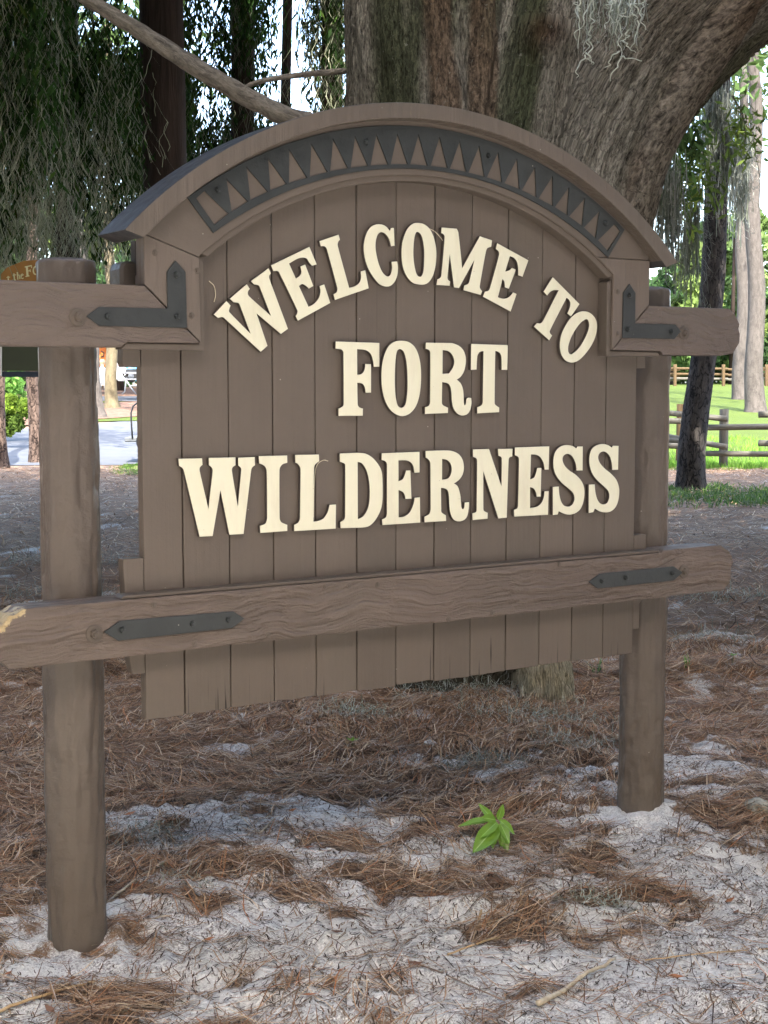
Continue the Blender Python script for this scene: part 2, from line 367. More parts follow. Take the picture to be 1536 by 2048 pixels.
for px_, X_, Y_ in ((0, -1.062, .123), (0, 1.065, .123)):
    q = np.array([X_, Y_, 0])-CAM; H += .03*np.exp(-((GU-q @ RT)**2+(GV-q @ FW)**2)/.02)
V = CAM[None, None, :]*np.array([1, 1, 0]) + RT*GU[..., None] + FW*GV[..., None] + np.array([0, 0, 1])*H[..., None]
ii = (np.arange(nv-1)[:, None]*nu+np.arange(nu-1)[None, :]); Fq = np.stack([ii, ii+1, ii+nu+1, ii+nu], -1).reshape(-1, 4)
me = npmesh('ground', V.reshape(-1, 3), Fq, None, True, {'lit': litter(GU, GV).ravel()})
m, nt, b = M_('ground_sand_and_litter', .95, .1); P = pos_(nt)
lit = nd(nt, 'Attribute', attribute_name='lit').outputs['Fac']
n_f = noise_(nt, P, 90, 5, .7); n_m = noise_(nt, P, 14, 6, .7); n_s = noise_(nt, scaled(nt, P, (55, 150, 60)), 1.0, 3, .7, 1.5)
n_s2 = noise_(nt, scaled(nt, P, (190, 70, 60)), 1.0, 3, .7, 1.5)
n_l = noise_(nt, P, 3.2, 4, .6)
sand = mix(nt, ramp(nt, n_m, [(.35, 0), (.6, 1)]), (.68, .655, .61), (.90, .88, .83))
n_c = noise_(nt, P, 150, 4, .75)
speck = ramp(nt, math_(nt, 'ADD', math_(nt, 'MULTIPLY', n_s, .5), math_(nt, 'MULTIPLY', n_c, .5)), [(.50, 0), (.57, 1)]); speck2 = ramp(nt, math_(nt, 'ADD', math_(nt, 'MULTIPLY', n_s2, .5), math_(nt, 'MULTIPLY', n_m, .5)), [(.51, 0), (.58, 1)])
amount = math_(nt, 'ADD', ramp(nt, n_l, [(.40, .20), (.58, .88)]), math_(nt, 'MULTIPLY', lit, .3))
sand = mix(nt, math_(nt, 'MULTIPLY', speck, amount), sand, (.17, .14, .12))
sand = mix(nt, math_(nt, 'MULTIPLY', speck2, amount), sand, (.22, .185, .16))
hum = mix(nt, n_f, (.105, .064, .040), (.34, .22, .14))
hum = mix(nt, ramp(nt, n_c, [(.52, 0), (.62, .7)]), hum, (.42, .36, .30))
k = math_(nt, 'ADD', math_(nt, 'MULTIPLY', lit, 1.5), math_(nt, 'MULTIPLY', math_(nt, 'SUBTRACT', n_f, .5), 2.6))
c = mix(nt, ramp(nt, k, [(.45, 0), (1.1, 1)]), sand, hum)
nt.links.new(c, b.inputs['Base Color'])
hh = math_(nt, 'ADD', math_(nt, 'MULTIPLY', n_f, .5), n_m); bump_(nt, b, hh, 1.0, .02)
tag(put('ground', me, m), kind='structure')

def sheet(name, L0, L1, R0, R1, off, mat, n=(24, 14), attr=None):
    """quad strip of ground seen between photo pixels: L0 near-left, L1 far-left, R0 near-right, R1 far-right"""
    pts = []
    A = [ground_at(*L0), ground_at(*L1), ground_at(*R0), ground_at(*R1)]
    q = [((p-CAM) @ RT, (p-CAM) @ FW) for p, _ in A]; q = np.array(q)
    s, t = np.meshgrid(np.linspace(0, 1, n[0]), np.linspace(0, 1, n[1]))
    uvp = (q[0]*(1-t)[..., None]+q[1]*t[..., None])*(1-s)[..., None]+(q[2]*(1-t)[..., None]+q[3]*t[..., None])*s[..., None]
    u, v = uvp[..., 0], uvp[..., 1]; w = .12*fbm(u*1.3, v*1.3, 3, 2); v = v+w*(t*(1-t)*0+1)
    Z = relief(u, v)+off
    V = CAM*np.array([1, 1, 0]) + RT*u[..., None]+FW*v[..., None]+np.array([0, 0, 1])*Z[..., None]
    nu, nv = n; i = (np.arange(nv-1)[:, None]*nu+np.arange(nu-1)[None, :]); F = np.stack([i, i+1, i+nu+1, i+nu], -1).reshape(-1, 4)
    return tag(put(name, npmesh(name, V.reshape(-1, 3), F, None, True), mat), kind='structure')
M_lawn, nt, b = M_('lawn_turf', .9, .1); P = pos_(nt)
c = mix(nt, noise_(nt, P, .9, 7, .7), (.062, .092, .018), (.12, .155, .036)); c = mix(nt, ramp(nt, noise_(nt, P, 9, 5, .75), [(.35, .6), (.6, 0)]), c, (.045, .075, .014))
nt.links.new(c, b.inputs['Base Color']); bump_(nt, b, noise_(nt, P, 20, 4, .7), 1, .06)
M_road = plain('asphalt_pale', (.085, .09, .10), (.11, .115, .125), 1.5, .9, .2)
M_mulch = plain('pine_straw_mulch', (.09, .05, .035), (.22, .14, .10), 7, .95, .1, 0, .05)
sheet('lawn', (1120, 936), (1120, 758), (2300, 936), (2300, 758), .03, M_lawn, (60, 60))
sheet('lawn_verge', (150, 846), (150, 806), (700, 838), (700, 806), .03, M_lawn)
sheet('verge_grass', (252, 955), (246, 931), (420, 955), (420, 931), .02, M_lawn)
sheet('road', (-700, 935), (-700, 905), (1100, 931), (1100, 760+20), .012, M_road, (60, 30))
sheet('mulch_bed', (-700, 903), (-700, 842), (700, 800), (700, 790), .05, M_mulch, (60, 20))
sheet('footpath', (150, 806), (150, 795), (700, 806), (700, 794), .06, M_road)
sheet('mulch_far', (150, 795), (150, 780), (700, 794), (700, 778), .07, M_mulch)

# ------------------------------------------------------------------ needle litter (nobody could count it)
def world_uv(u, v, z): return CAM*np.array([1, 1, 0]) + RT*u[..., None]+FW*v[..., None]+np.array([0, 0, 1])*z[..., None]
def strew(name, n, u0, u1, v0, v1, lmin, lmax, wid, zj, colfn, label, keep, M=4, curl=.5, ang=None, mat=None, vpow=1.0):
    u = rng.uniform(u0, u1, n*4); v = v0+(v1-v0)*rng.uniform(0, 1, n*4)**vpow
    wmax = .34*v+.3; ok = (np.abs(u) < wmax)
    d = litter(u, v); ok &= rng.uniform(0, 1, n*4) < keep(d); u, v = u[ok][:n], v[ok][:n]; k = len(u)
    L = rng.uniform(lmin, lmax, k)
    # neighbouring needles lie roughly the same way (raked, washed into bundles)
    th = (rng.normal(0, .6, k)*rng.choice([.6, 1, 3], k) + 1.6*vn(u*1.1, v*1.1, 9)+1.0*vn(u*4, v*4, 19)) if ang is None else ang(u, v, k)
    cu = rng.normal(0, curl, k); s = np.linspace(-.5, .5, M)[None, :]
    a = th[:, None]+cu[:, None]*s*1.0
    du = np.cos(a)*L[:, None]/(M-1); dv = np.sin(a)*L[:, None]/(M-1)
    U = u[:, None]+np.cumsum(du, 1)-du.sum(1, keepdims=True)/2; Vv = v[:, None]+np.cumsum(dv, 1)-dv.sum(1, keepdims=True)/2
    tilt = rng.normal(0, .10, k)[:, None]*s*L[:, None]
    Z = relief(U, Vv)+.003+np.abs(rng.normal(0, zj, k))[:, None]*litter(U, Vv)+np.abs(tilt)
    P = world_uv(U, Vv, Z)
    W = wid*rng.uniform(.6, 1.3, k)[:, None]*np.array([.7]+[1.0]*(M-2)+[.4])[None, :]
    W = W*np.interp(v, [4, 8, 20], [1, 1.3, 2.6])[:, None]
    o = put(name, ribbons(P, W, None, colfn(k, u, v), name), mat or M_needle)
    return tag(o, label, kind='stuff', cat='pine litter')
def ncol(k, u, v):
    pal = np.array([(.32, .18, .095), (.46, .29, .16), (.19, .105, .06), (.68, .52, .34), (.50, .42, .34), (.07, .045, .03), (.48, .21, .09)])
    c = pal[rng.choice(len(pal), k, p=[.24, .2, .2, .1, .08, .12, .06])]; return c*rng.uniform(.7, 1.25, (k, 1))
strew('pine_needles', 60000, -2.0, 2.8, 3.2, 8.5, .07, .23, .0026, .016, ncol, 'brown fallen pine needles matted over the sand round the sign', lambda d: d**1.25*.88+.06, curl=.28, vpow=1.1)
strew('pine_needle_litter', 80000, -8, 9, 7.6, 26, .12, .28, .0042, .03, ncol, 'brown pine straw covering the ground behind the sign', lambda d: d*.9+.1, vpow=1.7, M=3)
def fcol(k, u, v):
    pal = np.array([(.09, .065, .05), (.17, .12, .085), (.30, .22, .15), (.05, .038, .03)]); return pal[rng.integers(0, 4, k)]*rng.uniform(.7, 1.3, (k, 1))
strew('leaf_crumbs', 80000, -1.6, 2.2, 3.2, 6.0, .005, .028, .0036, .004, fcol, 'dark crumbs of bark and needle scattered on the white sand', lambda d: .22+.75*d, M=3, curl=1.5, ang=lambda u, v, k: rng.uniform(0, 6.3, k))
# pale curly moss scraps lying about
def mosscol(k): 
    pal = np.array([(.42, .45, .38), (.32, .36, .28), (.50, .52, .46), (.24, .26, .19)]); return pal[rng.integers(0, 4, k)]*rng.uniform(.9, 1.35, (k, 1))
def moss_pile(c, n, ru, rv, h, L=.10, wid=.0022):
    """tangle of curled threads round ground point c=(u,v)"""
    M = 9; u = c[0]+ru*np.clip(rng.normal(0, 1, n), -1.6, 1.6); v = c[1]+rv*np.clip(rng.normal(0, 1, n), -1.6, 1.6)
    r2 = ((u-c[0])/ru)**2+((v-c[1])/rv)**2; z = relief(u, v)+.018+h*np.exp(-r2/2)*rng.uniform(.1, 1, n)
    a = rng.uniform(0, 6.3, n)[:, None]+np.cumsum(rng.normal(0, .75, (n, M)), 1); el = np.cumsum(rng.normal(0, .45, (n, M)), 1)*.6
    st = (L*rng.uniform(.4, 1.2, n)/M)[:, None]
    d = RT*(np.cos(a)*np.cos(el)*st)[..., None]+FW*(np.sin(a)*np.cos(el)*st)[..., None]+np.array([0, 0, 1])*(np.sin(el)*st)[..., None]
    P = world_uv(u, v, z)[:, None, :]+np.cumsum(d, 1); P[..., 2] = np.maximum(P[..., 2], (z-h*.9)[:, None])
    return P, wid
# ================================================================== THE WELCOME SIGN
sign = thing('welcome_sign', 'big brown timber welcome sign with arched top and cream raised letters on two round posts', 'sign', (0, .05, 0))
def part(name, me, mat, label=None, parent=None):
    o = put(name, me, mat, parent or sign)
    if label: o['label'] = label
    return o
def circ(c, r, a0, a1, n):      # angles from vertical, degrees, clockwise
    return [(r*math.sin(math.radians(a)), c+r*math.cos(math.radians(a))) for a in np.linspace(a0, a1, n)]
# boards (two-material: faces painted, edges in shade-brown paint)
edges = [-.901, -.784, -.641, -.500, -.359, -.217, -.077, .065, .205, .347, .486, .625, .763, .898]
rb = random.Random(3)
for i in range(13):
    x0, x1 = edges[i]+.0017, edges[i+1]-.0017
    if i == 0: x0 = edges[0]
    if i == 12: x1 = edges[13]
    topz = lambda x: .986+math.sqrt(1.24**2-x*x)
    zb = .630+rb.uniform(-.003, .003)
    bm = bmesh.new(); n = 60
    # bottom edge slightly ragged; a plank wears at its end grain
    poly = [(x0+(x1-x0)*t, zb+rb.uniform(-.0015, .0015)) for t in np.linspace(0, 1, 9)]
    poly = poly+[(x1, min(topz(x1), 2.21)), (x0, min(topz(x0), 2.21))]
    bm.free()
    part('board', prism(poly, rb.uniform(-.0015, .0012), .034, .0016), MB_board)
part('backing_panel', boxmesh(-.885, .88, .036, .044, .66, 1.92), MB_side)
# ears: short tabs of the panel behind the beams
def ear(poly, y=.0012): part('panel_tab', prism(poly, y, .036, .0015), MB_board)
ear([(-.952, 1.66), (-.955, 1.607), (-.951, 1.594), (-.903, 1.594), (-.903, 1.66)])
ear([(-.961, 1.078), (-.903, 1.078), (-.903, .760), (-.938, .760), (-.947, .80), (-.950, .85), (-.962, 1.06)])
ear([(.939, 1.66), (.940, 1.602), (.900, 1.602), (.900, 1.66)])
ear([(.955, 1.036), (.900, 1.036), (.900, .712), (.929, .712), (.930, .80), (.955, .83)])
# arched fascia
fl = [(x, z) for x, z in circ(1.0, 1.322, -43.6, 42.5, 61)]
inn = circ(.975, 1.187, 38.0, -39.3, 61)
fas = fl+[(.893, 1.957), (.664, 1.957)]+[p for p in inn if p[1] > 1.96 or p[0] < 0]+[(-.752, 1.889), (-.909, 1.943)]
part('arch_fascia', prism(fas, -.055, -.001, .002), MB_arch)
part('arch_trim', prism(circ(.978, 1.193, -39.2, 39.2, 61)+circ(.984, 1.162, 38.5, -38.5, 61), -.046, -.002, .004, segs=2), MB_arch)
# cap
cap = circ(.985, 1.377, -45.8, 45.5, 73)+circ(1.004, 1.313, 45.0, -45.3, 73)
capo = part('arch_cap', prism(cap, -.102, .082, .004, segs=2), [MB_cap, M_capshade])
for p_ in capo.data.polygons:
    r_ = Vector((p_.center.x, p_.center.z-.985)).normalized()
    if abs(p_.normal.y) < .4 and p_.normal.x*r_.x+p_.normal.z*r_.y > .6: p_.material_index = 1
    elif abs(p_.normal.y) < .4 and p_.center.z < 1.955: p_.material_index = 1
# side stiles
def mir(p): return [(-x, z) for x, z in p]
part('stile', prism([(-.912, 1.812), (-.912, 1.942), (-.753, 1.8875), (-.750, 1.661)], -.055, -.001, .0018), MB_stile)
arcR = [p for p in circ(.975, 1.187, 33.0, 38.6, 8) if p[1] < 1.957]
part('stile', prism([(.899, 1.812), (.899, 1.9555), (.668, 1.9555)]+arcR+[(.737, 1.661)], -.055, -.001, .0018), MB_stile)
for s, xi, xo, xa in ((-1, .7505, .734, .978), (1, .7375, .720, .962)):
    part('corner_trim', prism([(s*xi, 1.889), (s*xo, 1.878), (s*xo, 1.640), (s*(xa), 1.640), (s*(xa-.012), 1.657), (s*xi, 1.657)], -.046, -.003, .003, segs=2), MB_arch)
# upper beam (left and right lengths, mitred into the stiles)
L_up = [(-1.385, 1.808), (-.9135, 1.808), (-.751, 1.6585), (-.962, 1.6585), (-.972, 1.654), (-.980, 1.645), (-1.37, 1.644), (-1.405, 1.656), (-1.436, 1.69), (-1.432, 1.722), (-1.425, 1.74), (-1.431, 1.757), (-1.405, 1.794)]
R_up = [(1.276, 1.809), (.9005, 1.8085), (.738, 1.6585), (.951, 1.6585), (.958, 1.654), (.964, 1.646), (1.24, 1.646), (1.299, 1.654), (1.331, 1.692), (1.333, 1.722), (1.3245, 1.740), (1.330, 1.757), (1.302, 1.795)]
def beam(poly, y0, y1, mat, nm):
    o = part(nm, prism(poly, y0, y1, .004, segs=2), mat); return o
beam([(-.9155, 1.807), (-.9155, 1.6465)]+L_up[6:]+[L_up[0]], -.0015, .045, MB_beam, 'beam_core')
beam([(1.276, 1.809), (.9025, 1.8085), (.9025, 1.646)]+R_up[6:], -.0015, .045, MB_beam, 'beam_core')
beam(L_up, -.0555, -.002, MB_beam, 'upper_beam'); beam(R_up, -.0555, -.002, MB_beam, 'upper_beam')
# lower beam
rj = random.Random(11)
low = [(-1.235, .9765), (-1.262, .974), (-1.285, .960), (-1.297, .962), (-1.318, .938), (-1.331, .93), (-1.329, .90), (-1.335, .87), (-1.328, .848), (-1.312, .836), (-1.302, .822)]
low += [(x, .8225+rj.uniform(-.0018, .0018)) for x in np.linspace(-1.25, 1.24, 40)]
low += [(1.272, .823), (1.303, .842), (1.313, .87), (1.311, .90), (1.319, .925), (1.317, .942), (1.302, .962), (1.282, .972), (1.256, .986), (.985, .985), (.972, .9765)]
lowb = part('lower_beam', prism(low, -.056, .046, .004, segs=2), MB_low)
part('beam_bead', prism([(-.994, .9775), (-.982, .987), (.963, .987), (.974, .9775)], -.050, -.002, .004, segs=2), MB_arch)
# beam is fixed behind the panel too: second length seen on top at the ends
# posts
def hewn(seed):
    def d(th, L, r):
        k = np.round(th/(2*math.pi)*11)/11*2*math.pi
        f = -.0012*(1-np.cos((th-k)*5.5))*sstep(.2, .9, vn(L*.9+seed, k*2, 3)*.5+.75)
        return f+.0065*fbm(th*1.8+seed, L*2.2, seed, 3)+.0060*fbm(th*6, L*9, seed+4, 3)-.006*np.exp(-(vn(th*2.0+seed, L*1.2, 8)/.035)**2)*sstep(0, .3, vn(th+3, L*1.7, seed))-.003*sstep(.22, .30, fbm(th*2.6+5, L*9, seed+7, 3))-.005*np.exp(-((np.abs(fbm(th*1.3+seed, L*.8, seed+9, 2)))/.03)**2)*.5
    return d
for X, sd_ in ((-1.063, 2.0), (1.065, 31.0)):
    zz = np.r_[np.linspace(-.15, 1.868, 190), [1.874, 1.879, 1.884, 1.887]]; rr = np.interp(zz, [-.15, .1, 1.868, 1.874, 1.879, 1.884, 1.887], [.084, .0815, .0785, .077, .070, .045, .012])
    me = tube([(X, .124, z) for z in zz], rr, 64, True, 'post', hewn(sd_)); part('post', me, MB_post)
part('spacer_block', prism([(-.935, 1.70), (-.935, 1.865), (-.925, 1.879), (-.868, 1.879), (-.856, 1.868), (-.856, 1.70)], .050, .125, .010), MB_post)
# side cheeks under the cap
part('cheek_board', boxmesh(-.893, -.872, .0465, .078, 1.64, 1.935, .002), MB_side)
part('cheek_board', boxmesh(.872, .893, .0465, .078, 1.64, 1.93, .002), MB_side)
# iron straps
vx = [0, .0705, .1395, .209, .2765, .345, .412, .4785, .538, .6005, .658]; vz = [2.192, 2.1905, 2.1845, 2.1755, 2.1635, 2.148, 2.127, 2.1055, 2.0805, 2.05, 2.014]
ax = [.038, .1125, .1855, .258, .3315, .403, .4745, .542, .609, .671]; az = [2.2795, 2.274, 2.2665, 2.254, 2.24, 2.22, 2.199, 2.1695, 2.14, 2.103]
holes = []
for i in range(10):
    b0, b1, a = np.array([vx[i], vz[i]]), np.array([vx[i+1], vz[i+1]]), np.array([ax[i], az[i]])
    t = (b1-b0)/np.linalg.norm(b1-b0); b0 = b0+t*.006; b1 = b1-t*.003
    holes.append([tuple(b0), tuple(b1), tuple(a)]); holes.append([(-b0[0], b0[1]), (-b1[0], b1[1]), (-a[0], a[1])])
eq = [(.762, 2.044), (.737, 2.066), (.666, 2.010), (.708, 1.978)]; holes += [eq, mir(eq)]
outer = circ(.972, 1.331, -36.3, 35.9, 50)+circ(.939, 1.241, 34.9, -35.0, 50)
st = fillcurve([outer]+holes, -.0605, .005, .0010, 'zigzag_strap'); zs = part('zigzag_strap', st, M_iron)
def strapL(poly): part('corner_strap', prism(poly, -.0610, -.0556, .0012), M_iron)
strapL([(-.793, 1.699), (-1.043, 1.699), (-1.078, 1.7235), (-1.044, 1.748), (-.850, 1.749), (-.850, 1.847), (-.825, 1.877), (-.796, 1.848)])
strapL([(.806, 1.876), (.832, 1.848), (.833, 1.7475), (1.016, 1.7485), (1.042, 1.726), (1.012, 1.6995), (.778, 1.6995), (.779, 1.847)])
part('beam_strap', prism([(-1.045, .896), (-1.000, .922), (-.662, .918), (-.628, .895), (-.664, .872), (-1.006, .869)], -.0615, -.0561, .0012), M_iron)
part('beam_strap', prism([(.645, .902), (.692, .926), (1.026, .927), (1.071, .903), (1.028, .878), (.684, .877)], -.0615, -.0561, .0012), M_iron)
# bolts
def boltmesh(r, h, hexa=6, washer=0, y=-.061):
    bm = bmesh.new()
    def disc(rad, y0, y1, n, tp=.9):
        a = [bm.verts.new((rad*math.cos(2*math.pi*i/n), y0, rad*math.sin(2*math.pi*i/n))) for i in range(n)]
        c = [bm.verts.new((rad*tp*math.cos(2*math.pi*i/n), y1, rad*tp*math.sin(2*math.pi*i/n))) for i in range(n)]
        bm.faces.new(c)
        for i in range(n): bm.faces.new((a[i], a[(i+1) % n], c[(i+1) % n], c[i]))
    if washer: disc(washer*1.06, 0, -.0008, 28, 1.0); disc(washer, -.0008, -.0045, 28, .93)
    disc(r, -.004 if washer else 0, -h, hexa, .88); disc(r*.6, -h+.001, -h-.003, 10, .8)
    bmesh.ops.recalc_face_normals(bm, faces=bm.faces); me = bpy.data.meshes.new('bolt'); bm.to_mesh(me); bm.free(); return me
B_small = boltmesh(.0088, .0105); B_big = boltmesh(.0135, .016, 6, .0235); B_plug = boltmesh(.0088, .0018, 18)
def bolt(me, x, y, z, mat, nm, rot):
    if not me.materials: me.materials.append(mat)
    o = bpy.data.objects.new(nm, me); link(o, sign); o.location = Vector((x, y, z))-Vector(sign.location); o.rotation_euler.y = rot
for x, z in ((-1.021, 1.724), (-.823, 1.728), (-.824, 1.839), (.802, 1.838), (.796, 1.728), (.994, 1.724)): bolt(B_small, x, -.061, z, M_iron, 'bolt', rj.uniform(0, 1))
for x, z in ((-.995, .898), (-.789, .895), (-.679, .897), (.698, .902), (.805, .905), (1.019, .904)): bolt(B_small, x, -.0615, z, M_iron, 'bolt', rj.uniform(0, 1))
for x, z in ((-.698, 2.071), (-.222, 2.24), (.22, 2.239), (.694, 2.066)): bolt(B_small, x, -.0605, z, M_iron, 'bolt', rj.uniform(0, 1))
for x, z in ((-1.101, 1.721), (-1.072, .894), (1.060, 1.722), (1.079, .906)): bolt(B_big, x, -.0558, z, MB_side if 0 else MB_arch, 'washer_bolt', rj.uniform(0, 1))
for x, z in ((-.882, 1.895), (-.759, 1.852), (-.777, 1.733), (.758, 1.849), (.760, 1.713)): bolt(B_plug, x, -.0552, z, MB_arch, 'plug', 0)
for x, z in ((-.36, .965), (-.28, .96), (-.18, .955), (.25, .835), (-.9, .955), (-.55, .84), (.52, .968), (-.78, .838), (.08, .83)): bolt(B_plug, x, -.0557, z, MB_arch, 'plug', 0)
